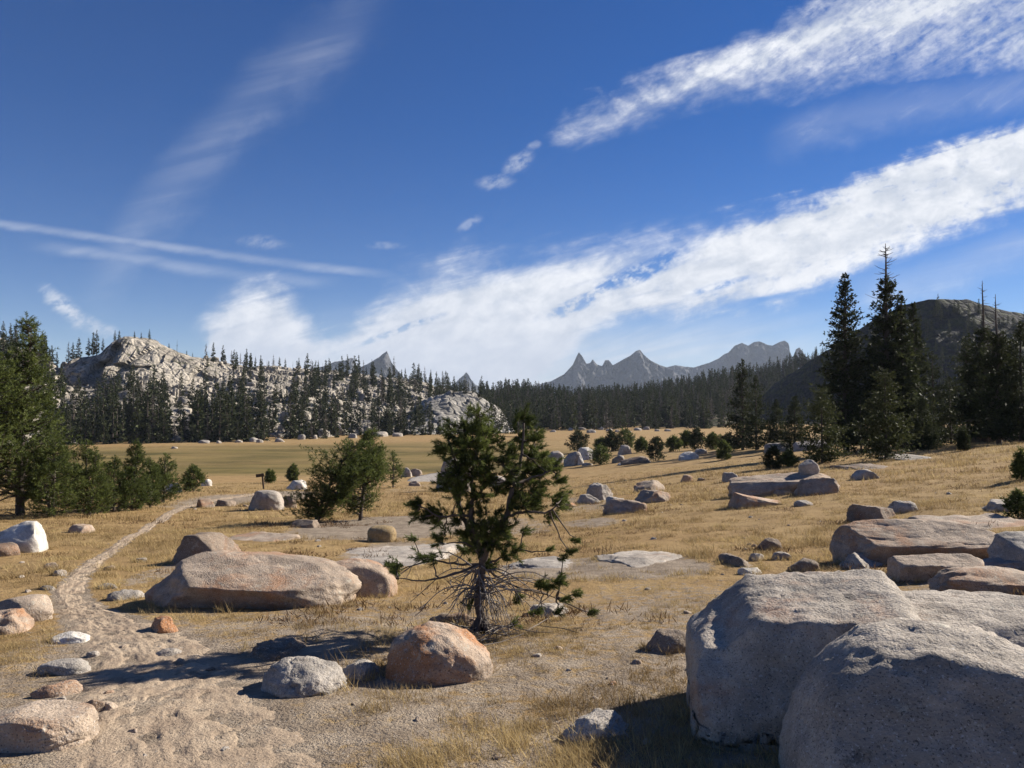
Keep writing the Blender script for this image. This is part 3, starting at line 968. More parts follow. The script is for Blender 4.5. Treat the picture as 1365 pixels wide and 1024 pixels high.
B, SL, ST = 'boulder', 'granite_slab', 'stone'
ROCK_TABLE = [
    # middle left slab group
    (208, 729, 470, 812, B, 'largest long low boulder with pale flat top and dark overhung front', M_PINK, 41, dict(depth=0.66, p=3.0, cuts=1, rough=.085, sub=6, bury=.8, rz=.05, cutmin=.9, taper=.2, crease=0, planes=[((-.15, -1, -.33), .72), ((-.05, -.5, 1), .84), ((-1, -.5, .35), .88)])),
    (226, 710, 322, 752, B, 'rounded brown boulder tucked behind the left end of the long slab', M_BROWN, 42, dict(depth=.7, sub=5, rough=.07)),
    (428, 744, 527, 797, B, 'orange weathered rounded boulder against the right end of the long slab', M_RUST, 43, dict(depth=.9, sub=5, rough=.07, cuts=1, p=2.1, crease=0, taper=.12)),
    (400, 716, 610, 768, SL, 'pale bare slab running right from the long boulder towards the pine', M_PALE, 44, dict(depth=.45, p=3.5, cuts=2, sub=5, rough=.05, flat=0.09)),
    (491, 700, 527, 723, B, 'round yellow-brown boulder resting alone on bare sand', M_OCHRE, 45, dict(depth=.9, cuts=1, sub=4, rough=.05, bury=.15)),
    (300, 707, 402, 727, SL, 'thin pink slab behind the long boulder, below the leaning pine', M_PINK, 46, dict(depth=.5, p=3.2, sub=4, flat=0.08)),
    (390, 690, 428, 704, SL, 'small dark slab at the foot of the leaning pine', M_BROWN, 47, dict(depth=.6, bury=.8)),
    # under the centre pine
    (518, 832, 652, 911, B, 'orange-topped boulder with a grey rough face at the centre pine', M_RUST, 48, dict(depth=.95, sub=6, rough=.08, cuts=1, p=2.4, taper=.13, crease=.3, cutmin=.8, planes=[((.9, -.2, 1), .92)])),
    (348, 874, 456, 928, B, 'low rough grey boulder between the sandy trail and the orange-topped one', M_GREY, 49, dict(depth=1.0, sub=5, rough=.15, p=2.1, cuts=3, cutmin=.7)),
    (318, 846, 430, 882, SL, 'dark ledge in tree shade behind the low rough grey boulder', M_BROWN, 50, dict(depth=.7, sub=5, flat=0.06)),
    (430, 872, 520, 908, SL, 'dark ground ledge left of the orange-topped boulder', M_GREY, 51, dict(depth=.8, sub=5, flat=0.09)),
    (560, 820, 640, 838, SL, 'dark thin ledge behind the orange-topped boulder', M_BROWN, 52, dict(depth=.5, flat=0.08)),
    (690, 803, 768, 826, SL, 'grey low slab under the dead right-hand branches of the pine', M_PALE, 53, dict(depth=.6, sub=5, flat=0.08)),
    (640, 742, 770, 762, SL, 'long flush slab showing through the grass behind the centre pine', M_GREY, 54, dict(depth=.35, p=3, sub=5, flat=0.05)),
    (798, 733, 930, 762, SL, 'pale flush slab in open grass right of the centre pine', M_PALE, 55, dict(depth=.55, p=2.6, sub=5, rough=.05, flat=0.06)),
    (752, 949, 838, 988, B, 'pitted grey lump in short grass near the shadow edge', M_GREY, 56, dict(depth=.8, sub=5, rough=.16, bury=.7)),
    (856, 838, 918, 870, B, 'dark brown angular rock in grass left of the tall tan block', M_BROWN, 57, dict(depth=.8, sub=4, rough=.15)),
    # left edge
    (-4, 695, 63, 737, B, 'bright white angular boulder under the big left pine', M_WHITE, 58, dict(depth=.8, sub=4, cuts=6, rough=.08, bury=.25)),
    (-30, 722, 22, 742, B, 'dark stone in front of the bright white boulder', M_BROWN, 59, dict(depth=.7)),
    (-40, 788, 77, 828, B, 'grey-topped boulder with a rusty side left of the trail', M_PINK, 60, dict(depth=.7, sub=5, p=3.2, rough=.06)),
    (-60, 812, 72, 852, SL, 'low orange slab in front of the grey-topped trailside boulder', M_RUST, 61, dict(depth=.6, sub=5, flat=0.12)),
    (70, 840, 117, 858, ST, 'white flat stone in grass left of the trail bend', M_WHITE, 62, dict(depth=.7, bury=.4)),
    (56, 874, 116, 900, ST, 'blue-grey stone sunk in grass at the tree shadow tip', M_GREY, 63, dict(depth=.7, bury=.5)),
    (48, 901, 104, 930, ST, 'flat tan stone beside the shadow on the left grass edge', M_PINK, 64, dict(depth=.8, p=3.4, cuts=6)),
    (-60, 930, 120, 1004, SL, 'big low rounded slab at the left edge of the sandy trail', M_PINK, 65, dict(depth=.7, sub=6, rough=.06, bury=.7, p=2.3)),
    (106, 926, 138, 952, ST, 'brown broken stone at the end of the left edge slab', M_BROWN, 66, dict(depth=.8, cuts=6)),
    (134, 934, 160, 948, ST, 'small pale chip stone on sand right of the left edge slab', M_PINK, 67, dict(depth=.8, cuts=5)),
    (68, 925, 88, 938, ST, 'tiny pale stone behind the left edge slab', M_PALE, 68, dict(depth=.8)),
    (198, 817, 238, 844, ST, 'brown peaked stone in front of the long boulder shadow', M_RUST, 69, dict(depth=.8, cuts=5, rough=.14)),
    (207, 861, 240, 875, ST, 'white wedge stone lying alone in the middle of the trail', M_PALE, 70, dict(depth=.7, cuts=6, p=3)),
    (116, 866, 132, 876, ST, 'little pale stone on the left trail shoulder above the shadow', M_PALE, 71, dict(depth=.8)),
    (132, 776, 158, 785, ST, 'grey stone on the bank right of the narrow trail', M_GREY, 72, dict(depth=.7)),
    (144, 784, 190, 803, SL, 'flat grey slab on the bank right of the narrow trail', M_GREY, 73, dict(depth=.7, flat=0.08)),
    (140, 750, 155, 760, ST, 'rounded tan stone on the inside of the trail curve', M_PINK, 74, dict(depth=.8)),
    (58, 748, 78, 760, ST, 'brownish stone in grass above the grey-topped trailside boulder', M_PINK, 75, dict(depth=.8)),
    (72, 758, 88, 768, ST, 'pale stone next to the trail in the left grass', M_PALE, 76, dict(depth=.8)),
    (54, 779, 72, 787, ST, 'flat grey stone just behind the grey-topped trailside boulder', M_GREY, 77, dict(depth=.8)),
    (94, 698, 127, 711, B, 'tan stone at the right foot of the big left pine', M_PINK, 78, dict(depth=.8)),
    (180, 742, 196, 750, ST, 'small pale stone left of the rounded brown boulder', M_PALE, 79, dict(depth=.8)),
    # around the signpost
    (332, 654, 376, 680, B, 'pale boulder with dark left face in front of the signpost', M_PALE, 80, dict(depth=.8, sub=5, cuts=4, rough=.07, bury=.25)),
    (370, 661, 394, 677, B, 'dark shaded boulder touching the pale one by the signpost', M_BROWN, 81, dict(depth=.8)),
    (258, 665, 284, 677, B, 'brown peaked rock left of the signpost boulders', M_PINK, 82, dict(depth=.8, cuts=6)),
    (288, 664, 314, 675, B, 'dark rock between the peaked rock and the pale signpost boulder', M_BROWN, 83, dict(depth=.8)),
    (268, 639, 282, 648, B, 'white rock beside the last small pine of the left row', M_WHITE, 84, dict(depth=.8)),
    (218, 644, 242, 656, B, 'white rock showing between the small left pines', M_WHITE, 85, dict(depth=.8)),
    (382, 640, 408, 653, B, 'white rock behind the leaning pine pair', M_WHITE, 86, dict(depth=.8)),
    (534, 624, 549, 636, B, 'pale block rock right of the pine pair', M_PALE, 87, dict(depth=.8, p=3.4)),
    (546, 625, 562, 635, B, 'rounded rock beside the pale block right of the pine pair', M_PINK, 88, dict(depth=.8)),
    (536, 633, 588, 648, SL, 'flat grey slab in front of the two rocks by the pine pair', M_GREY, 89, dict(depth=.5, flat=0.08)),
    (545, 640, 562, 648, ST, 'small brown stone in front of the flat slab by the pine pair', M_PINK, 90, dict(depth=.8)),
    (584, 612, 628, 656, B, 'tall boulder half hidden behind the centre pine', M_GREY, 91, dict(depth=.8, sub=5, bury=.2, cuts=4)),
    (652, 634, 690, 648, B, 'white low boulder seen through the centre pine', M_PALE, 92, dict(depth=.8)),
    # middle field
    (782, 645, 818, 667, B, 'grey peaked boulder at the back of the midfield cluster', M_GREY, 93, dict(depth=.9, sub=5, cuts=5)),
    (770, 659, 802, 672, B, 'white and dark jagged rock at the left of the midfield cluster', M_PALE, 94, dict(depth=.8, rough=.16)),
    (806, 662, 861, 685, B, 'front boulder of the midfield cluster with rusty dome top', M_PINK, 95, dict(depth=.8, sub=5, p=2.3)),
    (808, 660, 832, 672, B, 'small grey boulder tucked behind the rusty dome one', M_GREY, 96, dict(depth=.8)),
    (846, 639, 888, 656, B, 'flat-topped upper boulder of the midfield pair', M_PINK, 97, dict(depth=.8, sub=4, p=3)),
    (848, 653, 893, 670, B, 'long lower boulder of the midfield pair', M_PINK, 98, dict(depth=.7, sub=5, p=3)),
    (753, 669, 770, 676, ST, 'brown stone between centre pine and midfield cluster', M_RUST, 99, dict(depth=.8)),
    (905, 633, 923, 643, B, 'rounded brown boulder alone in the upper field', M_RUST, 100, dict(depth=.8)),
    (929, 636, 940, 641, ST, 'tiny brown stone right of the lone brown boulder', M_BROWN, 101, dict(depth=.8)),
    (962, 630, 983, 642, B, 'pale rounded boulder near the long ledge', M_PALE, 102, dict(depth=.8)),
    (970, 655, 1042, 677, B, 'wedge boulder with rusty blunt end in front of the long ledge', M_RUST, 103, dict(depth=.7, sub=5, p=3.2, rough=.07, taper=.2, planes=[((0, -1, -.1), .7), ((.35, -.1, 1), .6), ((-1, 0, .1), .8)])),
    (976, 626, 1112, 660, SL, 'long pale ledge with a small boulder perched on it', M_PINK, 104, dict(depth=.45, sub=6, p=3.4, rough=.07, cuts=2, planes=[((0, -1, -.3), .62), ((-.25, -.2, 1), .6)])),
    (1060, 632, 1114, 660, B, 'dark-faced block closing the right end of the long ledge', M_PINK, 105, dict(depth=.7, sub=5, p=3.2)),
    (1030, 650, 1062, 660, ST, 'small low stone in front of the long ledge', M_PINK, 106, dict(depth=.7)),
    (1060, 665, 1084, 675, ST, 'grey stone in grass right of the wedge boulder', M_GREY, 107, dict(depth=.8)),
    (1136, 626, 1170, 640, B, 'pale pyramid rock right of the long ledge', M_PALE, 108, dict(depth=.8, cuts=6)),
    (1130, 618, 1182, 630, SL, 'brown flat slab behind the pale pyramid rock', M_BROWN, 109, dict(depth=.6, flat=0.08)),
    (1196, 607, 1252, 616, SL, 'low grey slab under the right-hand conifers', M_GREY, 110, dict(depth=.6, flat=0.08)),
    (1010, 715, 1041, 733, B, 'dark brown rock in open grass above the small white stones', M_BROWN, 111, dict(depth=.8)),
    (999, 735, 1020, 748, ST, 'pale round stone, left of the two small white stones', M_PALE, 112, dict(depth=.8)),
    (1030, 733, 1053, 747, ST, 'pale round stone, right of the two small white stones', M_PALE, 113, dict(depth=.8)),
    (985, 754, 1014, 767, ST, 'flat white stone behind the tall tan block', M_WHITE, 114, dict(depth=.8)),
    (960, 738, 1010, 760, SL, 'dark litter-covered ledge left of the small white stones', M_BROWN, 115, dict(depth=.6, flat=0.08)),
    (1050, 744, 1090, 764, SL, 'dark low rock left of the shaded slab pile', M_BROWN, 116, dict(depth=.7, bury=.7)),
    # slab pile on the right
    (1133, 668, 1190, 696, B, 'weathered brown boulder capped in lichen above the slab pile', M_BROWN, 117, dict(depth=.8, sub=5, rough=.1)),
    (1182, 668, 1222, 684, SL, 'small grey slab right of the lichen-capped boulder', M_GREY, 118, dict(depth=.6)),
    (1120, 690, 1325, 752, B, 'biggest slanted boulder of the slab pile with dark undercut front', M_PINK, 119, dict(depth=.55, sub=6, p=3.3, rough=.075, cuts=1, cutmin=.85, rz=-.1, planes=[((-.2, -1, -.30), .66), ((-.12, -.45, 1), .74), ((-1, -.3, .2), .86)])),
    (1196, 676, 1400, 716, SL, 'broad tan slab at the back of the slab pile', M_PINK, 120, dict(depth=.5, sub=5, p=3.2, rough=.06, flat=0.12)),
    (1192, 726, 1300, 775, B, 'block with a flat lit top in front of the slanted boulder', M_PINK, 121, dict(depth=.7, sub=5, p=3.6, rough=.07, cuts=3, planes=[((-.3, -1, -.2), .66), ((-.1, -.3, 1), .68)])),
    (1108, 738, 1190, 768, SL, 'pale slab lying in the shade under the slanted boulder', M_PALE, 122, dict(depth=.7, sub=5, flat=0.10)),
    (1318, 706, 1450, 762, B, 'dark boulder at the right frame edge of the slab pile', M_GREY, 123, dict(depth=.7, sub=5, p=3, rough=.09)),
    (1252, 752, 1440, 792, SL, 'lowest long ledge of the slab pile nearest the big boulders', M_PINK, 124, dict(depth=.4, sub=5, p=3.4)),
    (1280, 738, 1440, 764, SL, 'upper grey ledge above the lowest long one', M_GREY, 125, dict(depth=.4, sub=5, p=3.4)),
    (1290, 664, 1420, 682, SL, 'flat pale slab behind the slab pile by the right edge shrub', M_PALE, 126, dict(depth=.5, flat=0.10)),
    # meadow rock cluster
    (726, 602, 752, 618, B, 'leftmost block of the meadow cluster, pale with a black hollow', M_PALE, 127, dict(depth=.8)),
    (752, 602, 776, 621, B, 'grey upright block second from left in the meadow cluster', M_GREY, 128, dict(depth=.8)),
    (768, 597, 794, 613, B, 'white tilted block at the back of the meadow cluster', M_WHITE, 129, dict(depth=.8, cuts=6)),
    (770, 605, 778, 620, ST, 'narrow white stone in the middle of the meadow cluster', M_WHITE, 130, dict(depth=.8)),
    (822, 594, 845, 606, B, 'round boulder with white right face above the dark ledge', M_PALE, 131, dict(depth=.8)),
    (814, 606, 832, 617, B, 'grey rounded rock at the left end of the dark ledge', M_GREY, 132, dict(depth=.8)),
    (828, 608, 872, 618, SL, 'dark straight ledge at the right of the meadow cluster', M_BROWN, 133, dict(depth=.4, p=3.5)),
    (776, 616, 790, 621, ST, 'pale flat stone at the front of the meadow cluster', M_PALE, 134, dict(depth=.8)),
    (824, 615, 845, 619, ST, 'thin white stone below the dark ledge', M_WHITE, 135, dict(depth=.8)),
    (905, 602, 931, 613, B, 'white-topped half dome boulder alone by the small pines', M_WHITE, 136, dict(depth=.8, p=2.2, cuts=2)),
    (924, 598, 942, 606, B, 'small pale boulder behind the white-topped half dome', M_PALE, 137, dict(depth=.8)),
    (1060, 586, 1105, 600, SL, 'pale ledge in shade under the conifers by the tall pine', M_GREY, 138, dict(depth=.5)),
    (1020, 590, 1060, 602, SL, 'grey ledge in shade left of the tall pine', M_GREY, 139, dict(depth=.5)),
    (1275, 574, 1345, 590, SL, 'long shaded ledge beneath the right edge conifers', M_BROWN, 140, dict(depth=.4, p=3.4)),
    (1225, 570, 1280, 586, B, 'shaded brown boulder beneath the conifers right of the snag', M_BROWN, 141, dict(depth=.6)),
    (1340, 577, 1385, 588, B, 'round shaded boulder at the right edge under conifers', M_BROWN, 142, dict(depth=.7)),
]
for (l, t, r, b, nm, lab, mt, sd_, kw) in ROCK_TABLE:
    rock_box(l, t, r, b, nm, lab, mt, sd_, **kw)

# a small boulder perched on the long ledge
p = at(1044, 660)
_d = p.y + 0.9
_b = along(1078, 627, _d)
add_rock(B, 'small white boulder perched on top of the long ledge', M_PALE, 151, (_b[0], _b[1], _b[2] + 0.10), (0.30, 0.26, 0.24), 0, None, 'boulder', rough=.1)

# pale rocks along the far meadow edge
shore = [(272, 591, 14, 6), (292, 591, 8, 5), (318, 590, 10, 5), (338, 589, 15, 8), (346, 590, 9, 6), (372, 589, 16, 6), (402, 586, 10, 9), (232, 598, 10, 4), (420, 585, 8, 7), (470, 584, 12, 8), (508, 582, 20, 9),
         (530, 582, 14, 7), (715, 577, 8, 4), (737, 576, 9, 4), (760, 574, 8, 5), (788, 577, 12, 6), (800, 573, 10, 6), (812, 575, 9, 5), (775, 573, 12, 5), (822, 576, 8, 4), (838, 576, 8, 3), (850, 574, 12, 5), (862, 573, 11, 6), (876, 575, 9, 4), (890, 575, 9, 4)]
for k, (px, by, w, h) in enumerate(shore):
    if px < 600:
        lab, grp = 'pale granite boulder at the far left edge of the meadow, below the cliff forest', 'pale boulders along the left meadow edge'
    else:
        lab, grp = 'small pale rock scattered at the far middle edge of the meadow', 'pale rocks at the middle meadow edge'
    P = at(px, by)
    hw = w / FPX * P.y / 2
    add_rock(B, lab, M_PALE if k % 3 else M_GREY, 200 + k, (P.x, P.y, P.z + 0.25 * h / FPX * P.y), (hw, hw * .8, h / FPX * P.y * .48), k * 1.7, grp, 'boulder', sub=3, cuts=5)

# stones lying about in the grass and the sand
rng = np.random.RandomState(5)
_sm = [rock_shape(300 + k, (1, .8, .55), 2.8, 6, .14, 3) for k in range(6)]
_sme = [[mesh_from('stone', v, f, m) for m in (M_PALE, M_PINK, M_BROWN)] for v, f in _sm]
n_st = 0
while n_st < 110:
    px, py = rng.uniform(20, 1340), 645 + 370 * rng.uniform(0, 1) ** 1.5
    P = at(px, py)
    if any(((P.x - a) / (c + .15)) ** 2 + ((P.y - b_) / (e + .15)) ** 2 < 1 for a, b_, c, e in ROCKS_XY):
        continue
    s = rng.uniform(0.012, 0.040) * (0.6 + P.y / 14.0) * (1.5 if rng.rand() < .15 else 1)
    s = min(s, 0.3)
    k = rng.choice(3, p=[.4, .4, .2])
    o = link('stone', _sme[rng.randint(6)][k], None, (P.x, P.y, P.z + .12 * s), rng.uniform(0, 6.28))
    o.scale = (s, s, s)
    tag(o, ['small pale loose stone half sunk in the dry grass or sand', 'small pinkish loose stone half sunk in the dry grass or sand', 'small dark brown loose stone half sunk in the dry grass or sand'][k], 'stone',
        ['small pale stones strewn over the ground', 'small pinkish stones strewn over the ground', 'small dark stones strewn over the ground'][k])
    n_st += 1


def build_rubble():
    """broken blocks covering the granite hillside"""
    a = Acc()
    r = np.random.RandomState(3)
    shapes = [rock_shape(500 + k, (1, .85, .75), 3.0, 7, .08, 2) for k in range(8)]
    for k in range(1500):
        px = r.uniform(-60, 560)
        t = r.uniform(0.0, 0.99)
        if 85 < px < 270 and t > .74:
            continue
        x, y, z = LEFT.pt(px, t)
        s = min(0.45 * r.pareto(2.2) + .45, 2.4)
        V, F = shapes[r.randint(8)]
        an = r.uniform(0, 6.28)
        c, si = math.cos(an), math.sin(an)
        Q = V * s
        Q = np.stack([Q[:, 0] * c - Q[:, 1] * si, Q[:, 0] * si + Q[:, 1] * c, Q[:, 2]], -1)
        a.add(Q + np.array([x, y, z + .5 * s + .4]), F)
    tag(link('rubble', a.mesh('rubble', M_HILL, False)), 'pale broken granite blocks covering the left hillside', 'rubble', kind='stuff')


build_rubble()


# ----------------------------------------------------------------------------
# trees
# ----------------------------------------------------------------------------
def fronds(a, O, D, L, W, rng, c):
    """flat kite-shaped sprays: origins O, directions D, lengths L, widths W"""
    n = len(O)
    side = unit(np.cross(D, rng.normal(size=(n, 3))))
    mid = O + D * (L * 0.45)[:, None]
    V = np.stack([O, mid + side * (W / 2)[:, None], O + D * L[:, None], mid - side * (W / 2)[:, None]], 1).reshape(-1, 3)
    F = np.arange(4 * n).reshape(n, 4)
    a.add(V, F, np.repeat(c, 4))


def conifer(H, Rad, branches, clumps, seed, base=0.10, kl=0.5, kw=0.22, burst=2, top=1.0, droop=0.25, ragged=0.35, pw=0.75, stub=0.0):
    """trunk mesh data and crown mesh data of a tall conifer; top < 1 leaves a bare dead leader"""
    r = np.random.RandomState(seed)
    tr, cr = Acc(), Acc()
    z = np.linspace(0, H, 14)
    bend = np.cumsum(r.normal(size=(14, 2)) * H * 0.0016, 0)
    pts = np.stack([bend[:, 0], bend[:, 1], z], -1)
    tr.tube(pts, H * 0.017 * (1 - z / H) ** 0.8 + H * 0.0012, 7, 0.25 if top >= 1 else 0.5)
    hs = base + (top - base) * np.sort(r.uniform(0, 1, branches)) ** 1.12
    gap = 1 + 0.18 * np.sin(hs * 23 + seed) * r.uniform(.4, 1)
    for h, gp in zip(hs, gap):
        f = (h - base) / ((top - base) * (1.0 if top >= 1 else 1.08))
        prof = (1 - f) ** pw * (0.72 + 0.28 * smooth(0, .25, f)) + 0.02
        L = Rad * prof * r.uniform(1 - ragged, 1 + ragged * .7) * gp
        th = r.uniform(0, 2 * math.pi)
        rise = np.interp(f, [0, .5, 1], [-droop, 0.0, .75])
        D = unit(np.array([math.cos(th), math.sin(th), rise]))
        o = np.array([np.interp(h * H, z, bend[:, 0]), np.interp(h * H, z, bend[:, 1]), h * H])
        n = max(2, int(clumps * (0.35 + 0.65 * prof)))
        s = r.uniform(0.15, 1.0, n) ** 0.8
        up = 0.22 * L * s ** 2
        pos = o + D * (L * s)[:, None] + np.stack([r.normal(size=n) * .10 * L, r.normal(size=n) * .10 * L, up + r.normal(size=n) * .05 * L], -1)
        if kl > 0.3 and L > 0.5:
            tr.tube([o, o + D * L * .5 + [0, 0, .03 * L], o + D * L * .9 + [0, 0, .17 * L]], [H * .0022, H * .0015, H * .0006], 3, 0.3)
        shade = 0.35 + 0.4 * r.rand()
        for b in range(burst):
            dd = unit(D * 0.8 + r.normal(size=(n, 3)) * 0.55 + np.array([0, 0, .18]))
            ll = kl * r.uniform(.6, 1.3, n) * (0.38 + .62 * prof)
            fronds(cr, pos, dd, ll, ll * kw / kl * r.uniform(.7, 1.3, n), r, np.clip(shade + r.normal(size=n) * .22, 0, 1))
    if top < 1:                     # bare broken branchlets on the dead leader
        for h in r.uniform(top - .1, .985, 60):
            th = r.uniform(0, 6.28)
            L = Rad * r.uniform(.10, .50) * (1.15 - h) / (1.15 - top)
            o = np.array([np.interp(h * H, z, bend[:, 0]), np.interp(h * H, z, bend[:, 1]), h * H])
            D = np.array([math.cos(th), math.sin(th), r.uniform(-.3, .5)])
            tr.tube([o, o + D * L * .6, o + D * L + [0, 0, .12 * L]], [H * .002, H * .0013, H * .0006], 3, 0.6)
    for k in range(int(stub)):      # dead lower branches
        h = r.uniform(.02, base + .12)
        th = r.uniform(0, 6.28)
        L = Rad * r.uniform(.3, .8)
        D = np.array([math.cos(th), math.sin(th), r.uniform(-.5, .1)])
        o = np.array([0, 0, h * H])
        tr.tube([o, o + D * L * .6, o + D * L], [H * .002, H * .0014, H * .0006], 3, 0.8)
    return tr, cr


def tree_object(name, tm, cm, loc, rz, label, group=None, scale=1.0, cat='tree', squash=1.0):
    root = empty(name, loc, rz)
    root.scale = (scale * squash, scale * squash, scale)
    tag(root, label, cat, group)
    link('trunk', tm, root)
    link('crown', cm, root)
    return root


def row_height(base_px, base_py, top_py):
    P = at(base_px, base_py)
    return P, (base_py - top_py) / FPX * P.y


# --- tall conifers on the right
TALL = [  # base column, base row, top column, top row, half width px, label, kw
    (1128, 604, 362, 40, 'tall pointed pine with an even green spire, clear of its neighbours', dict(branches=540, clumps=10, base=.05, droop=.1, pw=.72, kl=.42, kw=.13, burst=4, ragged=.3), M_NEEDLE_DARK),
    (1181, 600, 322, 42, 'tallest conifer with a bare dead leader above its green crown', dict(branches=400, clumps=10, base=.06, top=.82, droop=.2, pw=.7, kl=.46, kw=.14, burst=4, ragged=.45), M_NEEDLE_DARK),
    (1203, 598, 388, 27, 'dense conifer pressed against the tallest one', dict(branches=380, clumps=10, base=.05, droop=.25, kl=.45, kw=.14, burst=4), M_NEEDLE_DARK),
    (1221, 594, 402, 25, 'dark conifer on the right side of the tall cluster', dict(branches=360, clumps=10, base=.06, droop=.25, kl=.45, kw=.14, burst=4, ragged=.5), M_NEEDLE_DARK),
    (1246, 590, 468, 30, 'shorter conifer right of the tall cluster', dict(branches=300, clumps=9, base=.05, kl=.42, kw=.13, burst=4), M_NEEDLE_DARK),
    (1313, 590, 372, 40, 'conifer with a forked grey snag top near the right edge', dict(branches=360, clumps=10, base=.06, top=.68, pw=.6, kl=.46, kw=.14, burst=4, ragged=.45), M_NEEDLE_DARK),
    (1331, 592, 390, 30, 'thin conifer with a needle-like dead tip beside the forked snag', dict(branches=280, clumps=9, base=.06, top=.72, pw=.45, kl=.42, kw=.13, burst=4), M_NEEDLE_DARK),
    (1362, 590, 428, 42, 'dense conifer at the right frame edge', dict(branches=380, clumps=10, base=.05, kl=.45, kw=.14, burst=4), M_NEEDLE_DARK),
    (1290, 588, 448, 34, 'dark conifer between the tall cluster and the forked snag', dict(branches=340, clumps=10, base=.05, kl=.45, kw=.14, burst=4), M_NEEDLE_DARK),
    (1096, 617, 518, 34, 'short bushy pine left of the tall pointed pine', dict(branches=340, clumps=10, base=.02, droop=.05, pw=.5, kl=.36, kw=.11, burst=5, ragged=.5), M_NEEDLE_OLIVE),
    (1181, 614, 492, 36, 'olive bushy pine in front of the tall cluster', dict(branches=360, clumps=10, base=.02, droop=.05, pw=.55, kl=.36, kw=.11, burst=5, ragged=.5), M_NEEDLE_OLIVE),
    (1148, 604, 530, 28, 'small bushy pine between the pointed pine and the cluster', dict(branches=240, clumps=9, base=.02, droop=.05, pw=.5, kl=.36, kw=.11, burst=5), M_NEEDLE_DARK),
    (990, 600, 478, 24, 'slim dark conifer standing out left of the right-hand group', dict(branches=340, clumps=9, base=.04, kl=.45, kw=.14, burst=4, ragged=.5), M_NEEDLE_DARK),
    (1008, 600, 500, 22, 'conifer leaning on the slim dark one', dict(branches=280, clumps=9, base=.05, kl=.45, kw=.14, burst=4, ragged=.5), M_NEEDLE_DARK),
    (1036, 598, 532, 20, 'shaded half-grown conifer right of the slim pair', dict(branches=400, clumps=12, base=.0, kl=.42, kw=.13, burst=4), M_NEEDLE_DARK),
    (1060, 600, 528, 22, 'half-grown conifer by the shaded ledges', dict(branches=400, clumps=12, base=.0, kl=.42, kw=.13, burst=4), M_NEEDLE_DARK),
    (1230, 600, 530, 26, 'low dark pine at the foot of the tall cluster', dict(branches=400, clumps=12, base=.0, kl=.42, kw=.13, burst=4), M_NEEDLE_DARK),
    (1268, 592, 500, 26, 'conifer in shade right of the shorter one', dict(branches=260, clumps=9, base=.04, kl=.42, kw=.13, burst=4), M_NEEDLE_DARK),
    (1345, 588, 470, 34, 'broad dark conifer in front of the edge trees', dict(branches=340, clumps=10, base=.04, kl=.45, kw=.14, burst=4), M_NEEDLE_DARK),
]
for k, (bx, by, ty, hw, lab, kw, mt) in enumerate(TALL):
    P, H = row_height(bx, by, ty)
    rad = hw / FPX * P.y
    sc = H / 18.0
    kw = dict(kw)
    kw['kl'], kw['kw'] = kw['kl'] * sc ** .6, kw['kw'] * sc ** .6
    kw['clumps'] = int(kw['clumps'] * 1.25)
    kw['kw'] *= 1.2
    tr, cr = conifer(H, rad * 1.05, seed=700 + k, stub=8, **kw)
    tree_object('conifer_tree', tr.mesh('trunk', M_BARK), cr.mesh('crown', mt, False), (P.x, P.y, P.z - .1), k * 1.3, lab, 'tall conifers on the right')


# --- needle tufts for the near pines
def shoots(a, O, D, L, per, nl, nw, rng, c):
    """bottle-brush shoots: needles set around each shoot axis"""
    n = len(O)
    s = rng.uniform(0.1, 1.0, (n, per))
    base = O[:, None] + D[:, None] * (s * L[:, None])[..., None]
    rad = rng.normal(size=(n, per, 3))
    rad = unit(rad - (rad * D[:, None]).sum(-1, keepdims=True) * D[:, None])
    dirn = unit(rad * 0.85 + D[:, None] * (0.45 + 0.7 * s[..., None]))
    ln = nl * rng.uniform(.7, 1.2, (n, per, 1))
    side = unit(np.cross(dirn, rng.normal(size=(n, per, 3)))) * nw / 2
    V = np.stack([base - side, base + side, base + dirn * ln], 2).reshape(-1, 3)
    F = np.arange(n * per * 3).reshape(-1, 3)
    cc = np.clip(np.repeat(c, per) + rng.normal(size=n * per) * .13, 0, 1)
    a.add(V, F, np.repeat(cc, 3))


